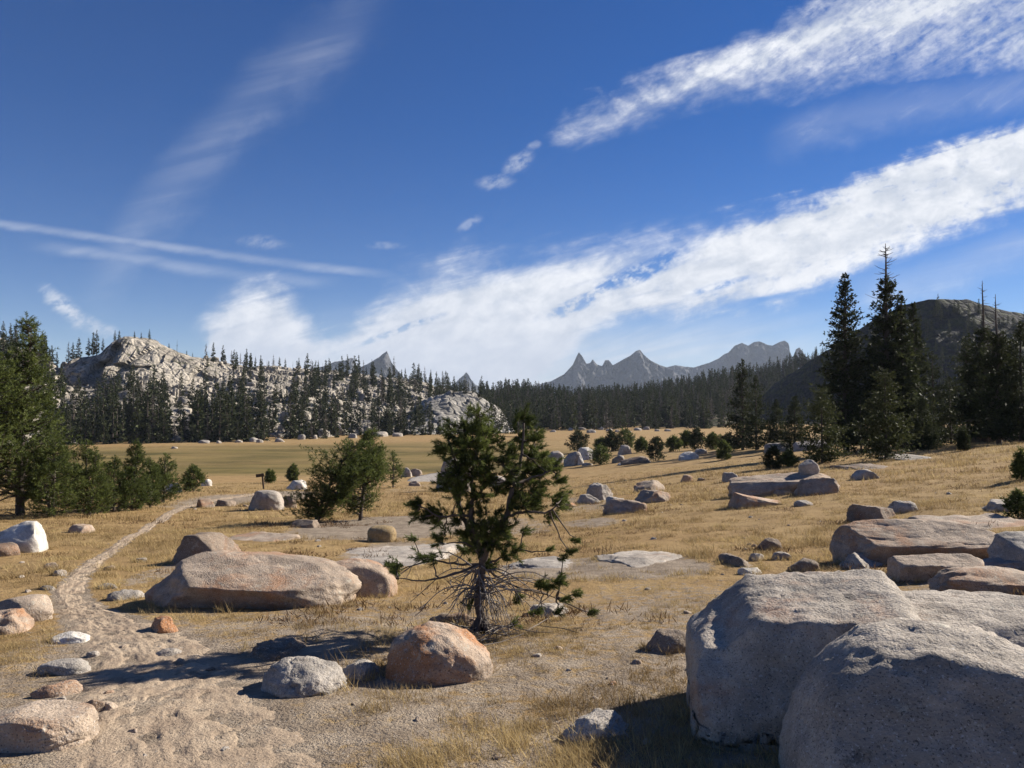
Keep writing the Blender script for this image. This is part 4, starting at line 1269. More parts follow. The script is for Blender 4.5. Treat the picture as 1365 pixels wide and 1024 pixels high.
def bushy_pine(H, spread, seed, n_br=40, n_sh=16, lean=(0, 0), nl=0.09, nw=0.012, per=16, sl=0.14, stems=1, profile=None, base=.08, dead=10, c0=.45):
    r = np.random.RandomState(seed)
    tr, cr = Acc(), Acc()
    prof = profile or [(0, .55), (.25, 1), (.6, .75), (1, .12)]
    pa, pb = zip(*prof)
    for st in range(stems):
        an = r.uniform(0, 6.28)
        hh = H * (1 if st == 0 else r.uniform(.6, .9))
        off = (0 if st == 0 else 1) * spread * .45
        t = np.linspace(0, 1, 12)
        wob = np.cumsum(r.normal(size=(12, 2)), 0) * H * .008
        pts = np.stack([lean[0] * t ** 1.3 * H + off * math.cos(an) * t + wob[:, 0] * t, lean[1] * t ** 1.3 * H + off * math.sin(an) * t + wob[:, 1] * t, t * hh], -1)
        tr.tube(pts, H * .021 * (1 - t) ** .8 + .008, 7, .45)
        for b in range(n_br // stems):
            h = base + (1 - base) * r.uniform(0, 1) ** .85
            L = spread * np.interp(h, pa, pb) * r.uniform(.55, 1.15) * (1 if st == 0 else .75)
            th = r.uniform(0, 6.28)
            o = np.array([np.interp(h, t, pts[:, i]) for i in range(3)])
            s = np.linspace(0, 1, 6)
            D = np.array([math.cos(th), math.sin(th), 0])
            bp = o + D * (L * s)[:, None] + np.array([0, 0, 1.0]) * (L * (.18 * s + .45 * s ** 2) * r.uniform(.3, 1.1))[:, None] + np.cumsum(r.normal(size=(6, 3)), 0) * L * .03 * s[:, None]
            tr.tube(bp, np.linspace(H * .006, .003, 6), 4, .35)
            n = max(3, int(n_sh * L / spread))
            q = r.uniform(.28, 1.0, n) ** .7
            O = np.stack([np.interp(q, s, bp[:, i]) for i in range(3)], -1) + r.normal(size=(n, 3)) * L * .11
            Dd = unit(D * .7 + r.normal(size=(n, 3)) * .6 + np.array([0, 0, .55]))
            c = np.clip(c0 + r.uniform(-.25, .25) + r.normal(size=n) * .15, 0, 1)
            shoots(cr, O, Dd, np.full(n, sl) * r.uniform(.7, 1.3, n), per, nl, nw, r, c)
        cr_top = pts[-1]
        shoots(cr, np.repeat(pts[-4:], 4, 0) + r.normal(size=(16, 3)) * .03 * H * .3, unit(r.normal(size=(16, 3)) * .5 + [0, 0, 1]), np.full(16, sl * 1.2), per, nl, nw, r, np.full(16, c0 + .1))
    for k in range(dead):
        h = r.uniform(.03, .35)
        th = r.uniform(0, 6.28)
        o = np.array([lean[0] * h ** 1.3 * H, lean[1] * h ** 1.3 * H, h * H])
        L = spread * r.uniform(.4, .9)
        D = np.array([math.cos(th), math.sin(th), 0])
        s = np.linspace(0, 1, 5)
        bp = o + D * (L * s)[:, None] + np.array([0, 0, -1.0]) * (.25 * L * s ** 2 * r.uniform(-.3, 1.2))[:, None] + r.normal(size=(5, 3)) * L * .04
        tr.tube(bp, np.linspace(H * .005, .003, 5), 4, .85)
    return tr, cr


ROWP = [(0, .85), (.25, 1), (.6, .7), (1, .08)]


def near_pine(name, bx, by, ty, half_px, label, seed, group=None, mat=None, dist_shift=0.0, **kw):
    P = at(bx, by)
    if dist_shift:
        x = P.x * (P.y + dist_shift) / P.y
        P = Vector((x, P.y + dist_shift, float(ground(x, P.y + dist_shift))))
    H = EYE + ray(bx, ty)[1] * P.y - P.z
    tr, cr = bushy_pine(H, half_px / FPX * P.y, seed, **kw)
    return tree_object(name, tr.mesh('trunk', M_BARK), cr.mesh('crown', mat or M_NEEDLE, False), (P.x, P.y, P.z - .05), 0, label, group)


SPIRE = [(0, .7), (.2, 1), (.5, .72), (.8, .38), (1, .08)]
near_pine('pine_tree', 26, 700, 426, 62, 'biggest pine at the left edge with bare lower branches', 801, 'pines at the left edge', None, 3.0, n_br=230, n_sh=26, nl=.11, nw=.020, per=14, sl=.2, profile=SPIRE, dead=26)
near_pine('pine_tree', -30, 690, 470, 70, 'bright green pine cut off by the left frame edge', 802, 'pines at the left edge', None, 0, n_br=200, n_sh=26, nl=.10, nw=.018, per=14, sl=.18, profile=[(0, .8), (.3, 1), (.7, .8), (1, .2)], dead=10, c0=.7)
near_pine('pine_tree', 70, 690, 588, 38, 'low sprawling pine right of the biggest left pine', 803, 'pines at the left edge', None, 0, base=.0, profile=ROWP, n_br=150, n_sh=22, nl=.09, nw=.016, per=14, sl=.16, dead=16, stems=2)
near_pine('pine_tree', 118, 688, 592, 34, 'bushy young pine first in the left row', 804, 'young pines in a row on the left', None, 0, base=.0, profile=ROWP, n_br=170, n_sh=22, nl=.085, nw=.015, per=14, sl=.15, stems=2, dead=12)
near_pine('pine_tree', 152, 682, 612, 24, 'shorter grey-green young pine in the left row', 805, 'young pines in a row on the left', None, 0, base=.0, profile=ROWP, n_br=120, n_sh=18, nl=.085, nw=.015, per=14, sl=.15, c0=.35, dead=12)
near_pine('pine_tree', 176, 680, 590, 22, 'tallest pointed young pine in the left row', 806, 'young pines in a row on the left', None, 0, base=.0, n_br=170, n_sh=20, nl=.085, nw=.015, per=14, sl=.15, profile=SPIRE, c0=.4)
near_pine('pine_tree', 200, 676, 612, 18, 'slim young pine right of the tallest one in the left row', 807, 'young pines in a row on the left', None, 0, base=.0, profile=ROWP, n_br=110, n_sh=16, nl=.085, nw=.016, per=14, sl=.15)
near_pine('pine_tree', 218, 670, 608, 26, 'rounded young pine near the right end of the left row', 808, 'young pines in a row on the left', None, 0, base=.0, profile=ROWP, n_br=150, n_sh=20, nl=.09, nw=.018, per=14, sl=.16, stems=2, dead=12)
near_pine('pine_tree', 258, 656, 622, 16, 'smallest young pine at the right end of the left row', 809, 'young pines in a row on the left', None, 0, base=.0, profile=ROWP, n_br=90, n_sh=16, nl=.12, nw=.025, per=14, sl=.2)
near_pine('pine_tree', 86, 676, 606, 24, 'young pine behind the sprawling one at left', 810, 'young pines in a row on the left', None, 0, base=.0, profile=ROWP, n_br=130, n_sh=18, nl=.09, nw=.017, per=14, sl=.16)

# --- the leaning pair in the middle
near_pine('pine_tree', 420, 698, 592, 46, 'wind-bent spreading pine leaning right, left of a close pair', 820, 'pair of low pines by the slab', None, 0, n_br=210, n_sh=26, nl=.075, nw=.011, per=18, sl=.12, lean=(.42, .1), stems=3, dead=18, c0=.42,
          profile=[(0, .5), (.3, 1), (.7, .9), (1, .35)])
near_pine('pine_tree', 480, 694, 574, 38, 'upright pine with pale trunk, right of the close pair', 821, 'pair of low pines by the slab', None, 0, n_br=190, n_sh=24, nl=.075, nw=.011, per=18, sl=.12, lean=(.13, 0), dead=16, c0=.5,
          profile=[(0, .35), (.25, .9), (.45, 1), (.75, .5), (1, .1)])
near_pine('pine_tree', 524, 650, 604, 15, 'small round pine behind the right of the close pair', 822, None, None, 0, n_br=50, n_sh=14, nl=.13, nw=.03, per=12, sl=.2)

# --- small pines out on the meadow
SMALL = [(770, 604, 576, 16, 'rounded dark pine behind the meadow rock cluster'), (800, 620, 597, 15, 'small pine in front of the meadow rock cluster'), (801, 600, 586, 8, 'small pine tip behind the white tilted block'),
         (815, 602, 576, 10, 'left of two slim pines behind the meadow cluster'), (833, 600, 574, 13, 'right of two slim pines behind the meadow cluster'), (855, 603, 586, 8, 'little pine right of the two slim ones'),
         (874, 614, 586, 13, 'bushy little pine at the end of the dark ledge'), (898, 602, 584, 10, 'low pine right of the bushy little one'), (916, 598, 576, 9, 'pointed pine left of the half dome boulder'),
         (930, 600, 573, 11, 'fuller pine behind the half dome boulder'), (950, 600, 580, 10, 'dark pine left of the slim conifer pair'), (965, 613, 590, 9, 'lone scrubby pine in the upper field with dark base'),
         (970, 600, 580, 12, 'dark shrubby pine under the slim conifer pair'), (360, 644, 629, 4, 'tiny sapling right behind the signpost'), (390, 642, 622, 5, 'small sapling left of the leaning pine'),
         (1030, 625, 597, 10, 'sparse sapling at the left end of the long ledge'), (1357, 690, 655, 16, 'low green shrub pine at the right frame edge'), (1362, 640, 600, 9, 'thin sapling at the right frame edge above the shrub'),
         (1284, 601, 575, 5, 'crooked little snag sapling below the right conifers'), (1052, 622, 604, 12, 'low scrub pine just behind the long ledge')]
for k, (bx, by, ty, hw, lab) in enumerate(SMALL):
    P = at(bx, by)
    s = P.y / 60.0
    near_pine('pine_tree', bx, by, ty, hw, lab, 840 + k, 'small pines scattered over the meadow', M_NEEDLE if k % 3 else M_NEEDLE_DARK, 0, n_br=76, n_sh=14, nl=.16 * s ** .8, nw=.045 * s ** .8, per=10, sl=.28 * s ** .8, dead=5, base=.0, profile=[(0, .75), (.3, 1), (.7, .6), (1, .1)])


# --- the twisted pine in the middle of the picture
def hero_pine():
    r = np.random.RandomState(77)
    P0 = at(641, 842)
    d0 = P0.y
    zx = lambda a: 520 + a / 3.304
    zy = lambda b: 540 + b / 3.304

    def w(a, b, dy=0.0):
        return along(zx(a), zy(b), d0 + dy)

    def path(lst):
        pts = np.array([w(*q) for q in lst])
        t = np.linspace(0, len(pts) - 1, (len(pts) - 1) * 5 + 1)
        out = np.stack([np.interp(t, np.arange(len(pts)), pts[:, i]) for i in range(3)], -1)
        k = np.ones(5) / 5
        sm = np.stack([np.convolve(np.pad(out[:, i], 2, mode='edge'), k, 'valid') for i in range(3)], -1)
        return sm + r.normal(size=sm.shape) * .004
    tr, cr, dw = Acc(), Acc(), Acc()
    stems = [([(402, 1010), (398, 930), (388, 850), (400, 770), (408, 700), (392, 640), (375, 560), (352, 490), (366, 400), (355, 320), (388, 200), (398, 40)], .046, .009),
             ([(392, 640, 0), (345, 540, .06), (318, 490, .1), (304, 420, .12), (300, 330, .12), (285, 230, .12), (250, 130, .12)], .030, .008),
             ([(405, 690, 0), (440, 600, -.05), (510, 510, -.08), (526, 430, -.1), (532, 380, -.1), (560, 320, -.1), (582, 220, -.1), (592, 60, -.1)], .040, .009),
             ([(520, 490, -.08), (600, 468, -.15), (690, 480, -.2), (745, 430, -.2)], .016, .006),
             ([(548, 350, -.1), (620, 320, 0), (690, 300, .05), (745, 260, .1)], .016, .006),
             ([(355, 490, 0), (290, 480, -.1), (220, 500, -.15), (130, 440, -.2)], .014, .006),
             ([(400, 700, 0), (300, 705, .2), (190, 680, .3), (40, 725, .35)], .015, .005),
             ([(405, 700, 0), (300, 740, -.15), (150, 780, -.2), (20, 760, -.2)], .015, .004),
             ([(420, 720, 0), (520, 790, .1), (620, 820, .15), (750, 850, .1)], .014, .004),
             ([(430, 700, 0), (520, 660, .1), (580, 630, .1)], .012, .005),
             ([(400, 660, 0), (330, 600, -.2), (220, 615, -.25)], .011, .004),
             ([(360, 420, 0), (410, 380, .1), (440, 300, .2), (425, 180, .2)], .014, .006),
             ([(300, 330, .12), (250, 330, .1), (240, 260, .0)], .010, .005)]
    sp = []
    for lst, r0, r1 in stems:
        q = path(lst)
        tr.tube(q, np.linspace(r0, r1, len(q)) * 1.0, 8, np.repeat(np.clip(.35 + .3 * r.rand(len(q)), 0, 1), 8))
        sp.append(q)
    sp = np.concatenate(sp)
    # roots and base flare
    for k in range(7):
        th = r.uniform(0, 6.28)
        b = w(400, 985)
        tr.tube([b + [0, 0, .10], b + [math.cos(th) * .09, math.sin(th) * .09, .0], b + [math.cos(th) * .22, math.sin(th) * .22, -.08]], [.045, .03, .012], 6, .4)
    # dead branches arching down and out from the lower trunk
    ends = [(130, 905), (200, 890), (255, 880), (290, 905), (300, 960), (320, 930), (340, 985), (360, 960), (430, 985), (455, 980), (480, 940), (500, 920), (560, 900), (620, 880), (650, 850), (700, 815), (760, 850), (690, 870),
            (180, 770), (60, 745), (250, 800), (220, 830), (520, 860), (580, 850), (640, 800), (470, 890), (420, 930), (360, 880), (590, 930), (330, 850), (280, 840), (540, 800), (720, 770), (600, 760), (800, 880), (110, 850),
            (390, 960), (350, 920), (440, 900), (500, 970), (270, 930), (240, 920)]
    for (a, b) in ends:
        y0 = r.uniform(700, 860)
        dy = r.uniform(-.45, .35)
        o = w(395 + r.uniform(-12, 20), y0)
        e = w(a + r.uniform(-12, 12), b, dy)
        s = np.linspace(0, 1, 9)[:, None]
        mid = np.array([0, 0, 1.0]) * (np.sin(s * math.pi) * np.linalg.norm(e - o) * r.uniform(.08, .26))
        q = o + (e - o) * s + mid + np.cumsum(r.normal(size=(9, 3)), 0) * .008
        dw.tube(q, np.linspace(.0085, .0026, 9), 5, r.uniform(.35, 1))
        for f in range(r.randint(2, 5)):
            i = r.randint(3, 8)
            v = unit(q[i] - q[i - 1] + r.normal(size=3) * .05) * r.uniform(.06, .2) + r.normal(size=3) * .03
            dw.tube([q[i], q[i] + v * .5 + r.normal(size=3) * .008, q[i] + v], [.005, .0035, .002], 4, r.uniform(.3, 1))
    for k in range(34):       # thin dead twigs hanging round the trunk
        o = w(r.uniform(380, 425), r.uniform(715, 880), r.uniform(-.03, .03))
        e = w(r.uniform(300, 520), r.uniform(890, 1000), r.uniform(-.22, .2))
        sl = np.linspace(0, 1, 7)[:, None]
        q = o + (e - o) * sl + np.array([0, 0, 1.0]) * np.sin(sl * math.pi) * .05 + (e - o) * np.array([1, 1, 0]) * np.sin(sl * math.pi) * .25 + np.cumsum(r.normal(size=(7, 3)), 0) * .006
        dw.tube(q, np.linspace(.007, .002, 7), 4, r.uniform(.3, 1))
    for k in range(60):       # tangle of fallen twigs at the foot
        p = np.array([P0.x, P0.y, 0]) + np.array([r.normal() * .28 + .05, r.normal() * .25 - .05, 0])
        p[2] = float(ground(p[0], p[1])) + r.uniform(.01, .07)
        v = r.normal(size=3) * np.array([.14, .14, .03])
        dw.tube([p - v, p + r.normal(size=3) * .015, p + v], [.003, .005, .003], 4, r.uniform(.2, .9))
    clusters = [(395, 470, 30), (350, 450, 26), (420, 560, 34), (455, 600, 28), (395, 640, 26), (470, 560, 26), (330, 560, 24), (420, 340, 30), (320, 380, 30), (540, 440, 26), (520, 340, 30), (390, 45, 42), (385, 100, 50), (330, 110, 55), (265, 120, 36), (240, 185, 38), (290, 220, 50), (350, 170, 60), (415, 165, 45), (300, 290, 55), (365, 250, 60), (425, 230, 50), (262, 340, 42), (345, 325, 50), (430, 300, 52),
                (400, 395, 40), (290, 410, 34), (470, 160, 24), (432, 115, 34), (590, 70, 46), (570, 140, 55), (640, 150, 42), (540, 215, 50), (610, 220, 60), (680, 235, 38), (525, 295, 50), (600, 300, 58), (660, 295, 45), (560, 375, 48),
                (630, 385, 46), (475, 380, 38), (590, 440, 40), (640, 450, 32), (720, 270, 30), (740, 325, 32), (755, 400, 34), (748, 440, 32), (705, 492, 24), (655, 350, 28), (120, 435, 32), (112, 470, 24), (180, 470, 30), (225, 480, 30), (155, 490, 22),
                (205, 512, 18), (300, 512, 30), (375, 540, 50), (440, 520, 48), (485, 535, 42), (360, 600, 50), (430, 610, 46), (330, 640, 32), (440, 700, 36), (500, 660, 28), (560, 640, 28), (590, 552, 18), (515, 580, 32), (240, 565, 22),
                (220, 602, 22), (100, 590, 13), (190, 672, 26), (135, 672, 18), (30, 722, 24), (8, 700, 18), (690, 788, 30), (740, 780, 26), (660, 792, 18), (770, 855, 14), (820, 830, 14), (815, 590, 11), (762, 668, 14), (790, 648, 11), (640, 912, 16),
                (562, 860, 15), (540, 962, 15), (885, 912, 11), (740, 912, 11), (350, 878, 14), (565, 1010, 22), (20, 745, 12), (230, 370, 20), (700, 640, 10), (480, 470, 20), (310, 160, 40), (500, 240, 30)]
    for (a, b, rp) in clusters:
        big = rp > 30
        dy = r.normal() * (.17 if big else .08)
        c = w(a, b, dy)
        rad = rp / 3.304 / FPX * d0
        near = sp[np.argmin(np.linalg.norm((sp - c) * np.array([1, 1, 1.0]), axis=1))]
        s = np.linspace(0, 1, 6)[:, None]
        tr.tube(near + (c - near) * s + np.array([0, 0, -.25]) * (np.linalg.norm(c - near) * s * (1 - s)) + r.normal(size=(6, 3)) * .006, np.linspace(.009, .004, 6), 5, .45)
        n = int(3 + (rp / 10.3) ** 2)
        O = c + r.normal(size=(n, 3)) * np.array([rad, rad * 1.1, rad]) * .52
        axis = np.array([P0.x, d0, c[2]])
        D = unit((O - c) * 3.5 + (c - axis) * .8 + r.normal(size=(n, 3)) * .10 + np.array([0, 0, .13]))
        ton = np.clip(.5 + r.uniform(-.2, .25) + r.normal(size=n) * .15, 0, 1)
        shoots(cr, O - D * .05, D, np.full(n, .10) * r.uniform(.7, 1.3, n), 80, .050, .0052, r, ton)
        for i in range(n):
            tr.tube([c, (c + O[i]) / 2 + r.normal(size=3) * .006, O[i] + D[i] * .03], [.004, .0035, .003], 4, .35)
    root = empty('pine_tree', (P0.x, P0.y, P0.z))
    tag(root, 'twisted many-stemmed pine in the centre with grey dead lower branches', 'tree')
    off = np.array([P0.x, P0.y, P0.z])
    for a, nm, mt in ((tr, 'trunk', M_BARK), (dw, 'dead_branches', M_DEAD), (cr, 'crown', M_NEEDLE)):
        a.V = [v - off for v in a.V]
        link(nm, a.mesh(nm, mt, nm != 'crown'), root)


hero_pine()


# --- conifers on the hills: 300 that show largest stand as trees, the rest is one wood
def build_forest():
    r = np.random.RandomState(17)
    kinds = []
    for k in range(7):
        tr, cr = conifer(20, [2.3, 2.8, 2.0, 2.5, 3.0, 1.8, 2.2][k], 84, 5, 900 + k, base=[.06, .1, .14, .05, .08, .1, .06][k], kl=1.5, kw=.75, burst=2, ragged=.45, pw=[.75, .6, .7, .8, .65, .55, .7][k])
        kinds.append((tr, cr, M_NEEDLE_DARK))
    for k in range(2):
        tr, cr = conifer(20, 1.9, 70, 4, 950 + k, base=.1, top=.9, kl=1.3, kw=.42, burst=2, ragged=.6, pw=.6)
        kinds.append((tr, cr, M_NEEDLE_GREY))
    tr, cr = conifer(20, 1.6, 12, 3, 970, base=.5, top=.62, kl=.9, kw=.3, burst=1)
    kinds.append((tr, cr, M_NEEDLE_GREY))
    meshes = [(t.mesh('trunk', M_BARK), c.mesh('crown', m, False)) for t, c, m in kinds]
    spots = []      # x, y, z, height, kind, area

    def put(hill, px, t, h, k, area):
        x, y, z = (float(q) for q in hill.pt(px, t))
        spots.append((x, y, z - .5, h, k, area))

    def pick():
        q = r.rand()
        return r.randint(7) if q < .88 else (7 + r.randint(2) if q < .96 else 9)
    # lower belt under the cliff, thick between columns 80 and 330
    for k in range(100):
        px = r.choice([r.uniform(72, 330), r.uniform(300, 560)], p=[.72, .28])
        put(LEFT, px, abs(r.normal()) * .085 + .01, r.uniform(8, 17) * (1.0 if 140 < px < 330 else .7), pick(), 0)
    for k in range(260):       # scattered over the open rock
        px, t = r.uniform(60, 640), .08 + .88 * r.uniform(0, 1) ** 1.3
        if 85 < px < 265 and t > .62:
            continue
        put(LEFT, px, t, r.uniform(5, 14) * (1.1 - .45 * t), pick(), 1)
    for k in range(130):       # the wooded right half of the granite hill
        put(LEFT, r.uniform(390, 660), r.uniform(.05, 1.0), r.uniform(7, 13.5), pick(), 1)
    for px, h, k in [(2, 13, 0), (12, 10, 1), (20, 14, 3), (30, 9, 2), (44, 12, 4), (54, 15, 0), (60, 12, 5), (68, 11, 3), (75, 10, 1), (90, 14, 7), (96, 12, 0), (104, 14, 3), (117, 12, 2), (123, 15, 5), (128, 16, 0), (136, 8, 4),
                     (152, 8, 4), (158, 6, 1), (178, 5, 2), (187, 5, 0), (198, 7, 4), (224, 4, 1), (235, 9, 9), (248, 5, 0), (256, 4, 3), (274, 11, 8), (296, 6, 1), (300, 5, 2), (308, 9, 7), (320, 8, 8), (328, 12, 5), (334, 9, 0), (340, 7, 2),
                     (347, 9, 5), (358, 6, 1), (364, 10, 7), (372, 9, 2), (380, 8, 0), (390, 7, 9), (398, 9, 5), (406, 8, 2), (416, 8, 1), (424, 9, 0), (433, 7, 7), (440, 9, 5), (452, 8, 1), (463, 8, 8), (476, 9, 2), (488, 8, 0), (497, 9, 5),
                     (508, 8, 3), (520, 9, 1), (532, 8, 7), (540, 10, 0), (550, 9, 5), (558, 13, 8), (566, 14, 7), (574, 13, 0), (582, 12, 1), (590, 15, 8), (598, 11, 2), (606, 10, 3), (615, 10, 5), (624, 11, 0)]:
        put(LEFT, px, r.uniform(.97, 1.01), h * .72, k, 2)
    for k in range(60):
        put(LEFT, r.uniform(-60, 70), r.uniform(.05, 1.0), r.uniform(10, 17), pick(), 0)
    for px, t in [(548, .1), (556, .3), (520, .08), (565, .02), (572, .04), (560, .55), (620, .98), (640, .9), (655, .5), (660, .2), (664, .1), (650, .03), (610, .0), (596, 0), (520, .2), (530, .35), (540, .12), (536, .02), (552, .0), (575, .12), (585, .04), (668, .3), (675, .1), (680, .4), (672, .6), (690, .2), (684, .05), (655, .8), (630, .97), (605, .97)]:
        x, y, z = (float(q) for q in DOME.pt(px, max(t, 0)))
        spots.append((x, y, z - .4, r.uniform(5, 10), r.randint(7), 1))
    # the long wooded ridge across the middle
    for k in range(1500):
        px, t = r.uniform(640, 1120), r.uniform(0.0, 1.0) ** .85
        q = r.rand()
        kk = r.randint(7) if q < .72 else (7 + r.randint(2) if q < .95 else 9)
        put(RIDGE, px, t, r.uniform(9, 17), kk, 3)
    for k in range(130):       # skyline of the ridge
        px = r.uniform(640, 1115)
        put(RIDGE, px, r.uniform(.96, 1.0), r.uniform(8, 16), r.choice([0, 1, 2, 3, 5, 7, 8]), 3)
    for k in range(300):       # scrub trees on the dark dome's lower flank
        put(BIGDOME, r.uniform(1010, 1420), r.uniform(.0, .92) ** 1.4, r.uniform(5, 11), r.randint(7), 4)
    labs = ['dark conifer in the belt below the left granite cliff', 'conifer growing among bare pale rock on the left hill', 'small conifer along the skyline of the left granite hill',
            'dark conifer in the wood on the long middle ridge', 'dark conifer on the lower flank of the dark dome hill']
    grps = ['belt of conifers below the left cliff', 'conifers scattered over the left granite hill', 'conifers on the left hill skyline', 'conifers on the middle ridge', 'conifers on the dark dome hill']
    grey = ['grey dying conifer in the belt below the left granite cliff', 'grey dying conifer among bare pale rock on the left hill', 'grey dying conifer along the skyline of the left granite hill',
            'grey dying conifer in the wood on the long middle ridge', '']

    def visible(s):
        px = 682.5 + FPX * s[0] / s[1]
        return -5 < px < 1370
    spots = [s for s in spots if visible(s)]
    spots.sort(key=lambda s: -s[3] / s[1])
    wood = {0: Acc(), 1: Acc(), 2: Acc()}
    for n, (x, y, z, h, k, area) in enumerate(spots):
        an = r.uniform(0, 6.28)
        sq = r.uniform(.85, 1.2)
        if n < 280:
            gr = k >= 7 and area < 4
            tree_object('hill_conifer', *meshes[k], (x, y, z), an, (grey if gr else labs)[area], ('dying ' if gr else '') + grps[area], h / 20, 'tree', sq)
        else:
            c, s = math.cos(an), math.sin(an)
            for a, dst in ((kinds[k][0], wood[2]), (kinds[k][1], wood[1 if k >= 7 else 0])):
                V = np.concatenate(a.V) * (h / 20)
                if dst is not wood[2]:
                    V = V * np.array([sq, sq, 1])
                V = np.stack([V[:, 0] * c - V[:, 1] * s + x, V[:, 0] * s + V[:, 1] * c + y, V[:, 2] + z], -1)
                F4 = [f for f in a.F]
                dst.add(V, np.concatenate(F4), np.concatenate(a.C))
    for key, nm, mt, lab in ((0, 'forest', M_NEEDLE_DARK, 'far wood of dark conifers covering the middle ridge and hill slopes'), (1, 'dying_forest', M_NEEDLE_GREY, 'grey dying conifers standing among the far dark wood'), (2, 'forest_trunks', M_BARK, None)):
        if wood[key].n:
            o = link(nm, wood[key].mesh(nm, mt, False))
            tag(o, lab or 'bare stems of the far conifer wood', 'forest', kind='stuff')


build_forest()


# ----------------------------------------------------------------------------
# signpost
# ----------------------------------------------------------------------------
def box_mesh(name, sx, sy, sz, mat, bev=0.008):
    bm = bmesh.new()
    bmesh.ops.create_cube(bm, size=1.0)
    bmesh.ops.scale(bm, vec=(sx, sy, sz), verts=bm.verts)
    bmesh.ops.bevel(bm, geom=bm.edges[:], offset=bev, segments=2, affect='EDGES')
    me = bpy.data.meshes.new(name)
    bm.to_mesh(me)
    bm.free()
    me.materials.append(mat)
    return me


def build_sign():
    m, g, out = new_mat('weathered_wood')
    P = g.n('ShaderNodeTexCoord', out=3)
    c = g.mix(g.noise(g.vm('MULTIPLY', P, (30.0, 30.0, 3.0)), 1.0, 4, 0.6), (0.035, 0.024, 0.018), (0.085, 0.058, 0.042))
    finish(g, out, c, 0.85)
    P = at(351.5, 652)
    H = (652 - 631) / FPX * P.y
    root = empty('signpost', (P.x, P.y, P.z))
    root.rotation_euler = (0, R(-6), 0)
    tag(root, 'short dark wooden trail signpost with a small board, leaning left', 'signpost')
    o = link('post', box_mesh('post', .10, .10, H + .3, m), root, (0, 0, H / 2 - .15))
    o = link('board', box_mesh('board', .58, .05, .22, m), root, (-.14, -.078, H - .13))


build_sign()


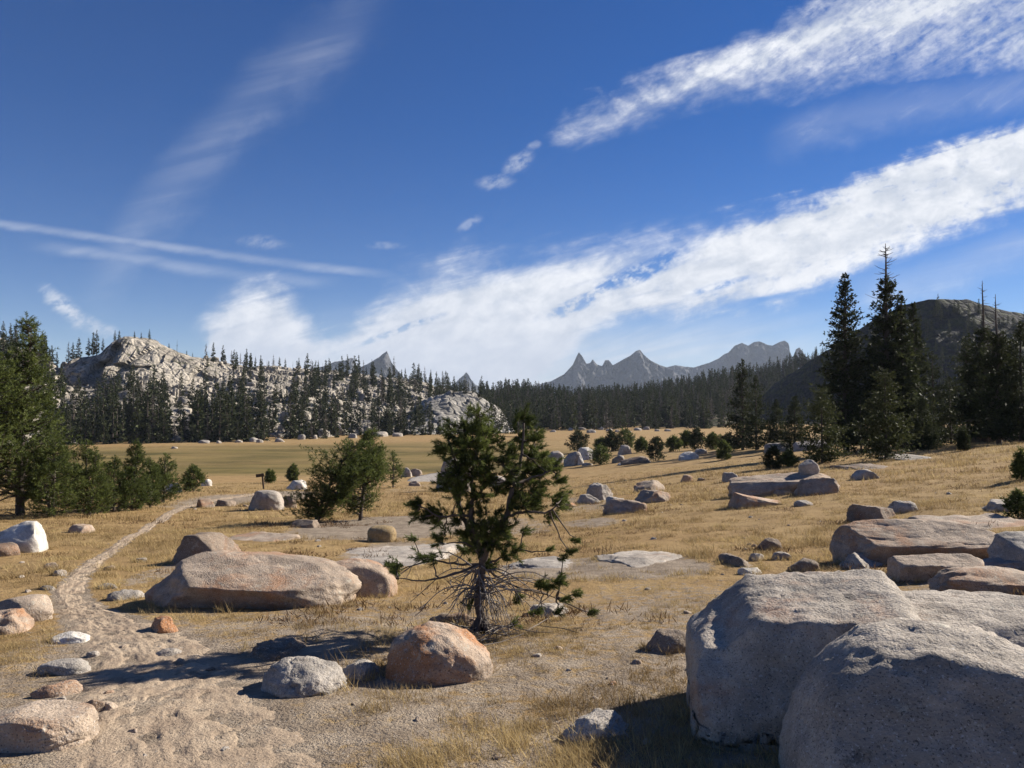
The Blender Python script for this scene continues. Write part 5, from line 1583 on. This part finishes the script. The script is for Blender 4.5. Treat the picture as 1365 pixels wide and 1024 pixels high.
# ----------------------------------------------------------------------------
# dry grass
# ----------------------------------------------------------------------------
def build_grass():
    r = np.random.RandomState(9)
    rk = np.array(ROCKS_XY)

    def scatter(n, ya, yb, xl, xr, blades, hgt, wid, spread, keep, given=None):
        y = ya * (yb / ya) ** r.rand(n)
        x = y * r.uniform(xl, xr, n)
        if given is not None:
            x, y = given
            n = len(x)
        dens = np.where(y < 14, 0.16, 0.34) + np.where(y < 14, 2.4, 1.9) * n2(x, y, 0.5, 3, 41) + 0.7 * n2(x, y, 3.5, 2, 43)
        soil = soil_mask(x, y)
        ok = (dens > r.uniform(0, 1, n) * .9) & (soil < np.where(y < 14, r.uniform(.45, 1.05, n), r.uniform(.15, .8, n))) & (trail_mask(x, y) < r.uniform(0.0, .45, n))
        if keep is not None:
            ok &= keep(x, y)
        if given is not None:
            ok[:] = True
        for a, b, c, e in (rk if given is None else []):
            ok &= ((x - a) / (c * .96)) ** 2 + ((y - b) / (e * .96)) ** 2 > 1
        x, y = x[ok], y[ok]
        n = len(x)
        s = (0.6 + 0.8 * r.rand(n)) * (0.75 + .7 * np.clip(n2(x, y, 2.0, 2, 44) + .3, 0, 1))
        tone = np.clip(.5 + .9 * n2(x, y, 1.5, 3, 45) + r.normal(size=n) * .15, 0, 1)
        X = np.repeat(x, blades) + r.normal(size=n * blades) * np.repeat(spread * s, blades)
        Y = np.repeat(y, blades) + r.normal(size=n * blades) * np.repeat(spread * s, blades)
        Z = ground(X, Y) - .006
        S_ = np.repeat(s, blades)
        th = r.uniform(0, 6.28, len(X))
        ln = hgt * S_ * r.uniform(.5, 1.25, len(X))
        leanv = r.uniform(.2, 1.15, len(X))
        D = unit(np.stack([np.cos(th) * leanv - .15, np.sin(th) * leanv, np.ones(len(X))], -1))
        side = unit(np.stack([-np.sin(th), np.cos(th), np.zeros(len(X))], -1) + r.normal(size=(len(X), 3)) * .5)
        side[:, 2] *= .3
        B0 = np.stack([X, Y, Z], -1)
        w = (wid * r.uniform(.6, 1.4, len(X)))[:, None] / 2
        tip = B0 + D * ln[:, None] + np.stack([np.cos(th), np.sin(th), -np.ones(len(X)) * .6], -1) * (ln * .18 * leanv)[:, None]
        V = np.stack([B0 - side * w, B0 + side * w, tip], 1).reshape(-1, 3)
        c = np.clip(np.repeat(tone, blades) + r.normal(size=len(X)) * .2, 0, 1)
        return V, np.repeat(c, 3)
    def collar():
        xs, ys = [], []
        for a, b, c, e in ROCKS_XY:
            if b > 30 or b < 4:
                continue
            m = int(18 + 26 * (c + e))
            t = r.uniform(0, 6.28, m)
            k = 1.0 + np.abs(r.normal(size=m)) * .10 - .04
            keep = r.rand(m) < .75
            xs.append((a + c * k * np.cos(t))[keep])
            ys.append((b + e * k * np.sin(t))[keep])
        x, y = np.concatenate(xs), np.concatenate(ys)
        ok = (trail_mask(x, y) < .3) & (soil_mask(x, y) < r.uniform(.3, .9, len(x)))
        return x[ok], y[ok]

    parts = [scatter(0, 3, 40, -1, 1, 20, .11, .006, .03, None, collar()), scatter(2600, 4.0, 22, -.74, .74, 40, .085, .005, .045, None), scatter(15000, 3.0, 10.5, -.74, .74, 24, .058, .0042, .038, None),
             scatter(26000, 10.5, 24, -.74, .74, 14, .105, .0085, .062, None),
             scatter(34000, 24, 72, -.74, .74, 9, .17, .022, .13, None)]
    V = np.concatenate([p[0] for p in parts])
    C = np.concatenate([p[1] for p in parts])
    F = np.arange(len(V)).reshape(-1, 3)
    tag(link('dry_grass', mesh_from('dry_grass', V, F, M_STRAW, C, False)), 'short straw-coloured dry grass tufts covering the open ground', 'grass', kind='stuff')


build_grass()


def build_herbs():
    """low withered russet herbs between the grass tufts"""
    r = np.random.RandomState(12)
    a = Acc()
    k = 0
    while k < 420:
        y = 7.5 * (55 / 7.5) ** r.rand()
        x = y * r.uniform(-.7, .7)
        if n2(x, y, 3.0, 2, 51) < .12 or trail_mask(np.array([x]), np.array([y]))[0] > .3:
            continue
        k += 1
        m = 44
        sz = r.uniform(.05, .13) * (1 + y / 40)
        O = np.stack([x + r.normal(size=m) * sz * .9, y + r.normal(size=m) * sz * .9, np.zeros(m)], -1)
        O[:, 2] = ground(O[:, 0], O[:, 1]) - .005
        D = unit(r.normal(size=(m, 3)) * .6 + [0, 0, .8])
        fronds(a, O, D, sz * r.uniform(.4, 1.0, m), sz * r.uniform(.05, .10, m), r, np.clip(r.uniform(.1, .9) + r.normal(size=m) * .2, 0, 1))
    tag(link('withered_herbs', a.mesh('withered_herbs', M_DRYPLANT, False)), 'low withered russet herbs between the dry grass tufts', 'herbs', kind='stuff')


build_herbs()


# ----------------------------------------------------------------------------
# air: distant peaks fade towards blue
# ----------------------------------------------------------------------------
def build_haze():
    bm = bmesh.new()
    bmesh.ops.create_cube(bm, size=1.0)
    bmesh.ops.scale(bm, vec=(13600, 13600, 560), verts=bm.verts)
    me = bpy.data.meshes.new('haze')
    bm.to_mesh(me)
    bm.free()
    m = bpy.data.materials.new('thin_air')
    m.use_nodes = True
    t = m.node_tree
    t.nodes.clear()
    v = t.nodes.new('ShaderNodeVolumePrincipled')
    v.inputs['Color'].default_value = (0.72, 0.83, 1.0, 1)
    v.inputs['Density'].default_value = HAZE
    v.inputs['Anisotropy'].default_value = 0.0
    out = t.nodes.new('ShaderNodeOutputMaterial')
    t.links.new(v.outputs[0], out.inputs['Volume'])
    me.materials.append(m)
    o = link('haze', me, None, (0, 0, 280 - 22))
    tag(o, 'thin bluish air over the far peaks', 'haze', kind='stuff')


HAZE = 0.00007
build_haze()
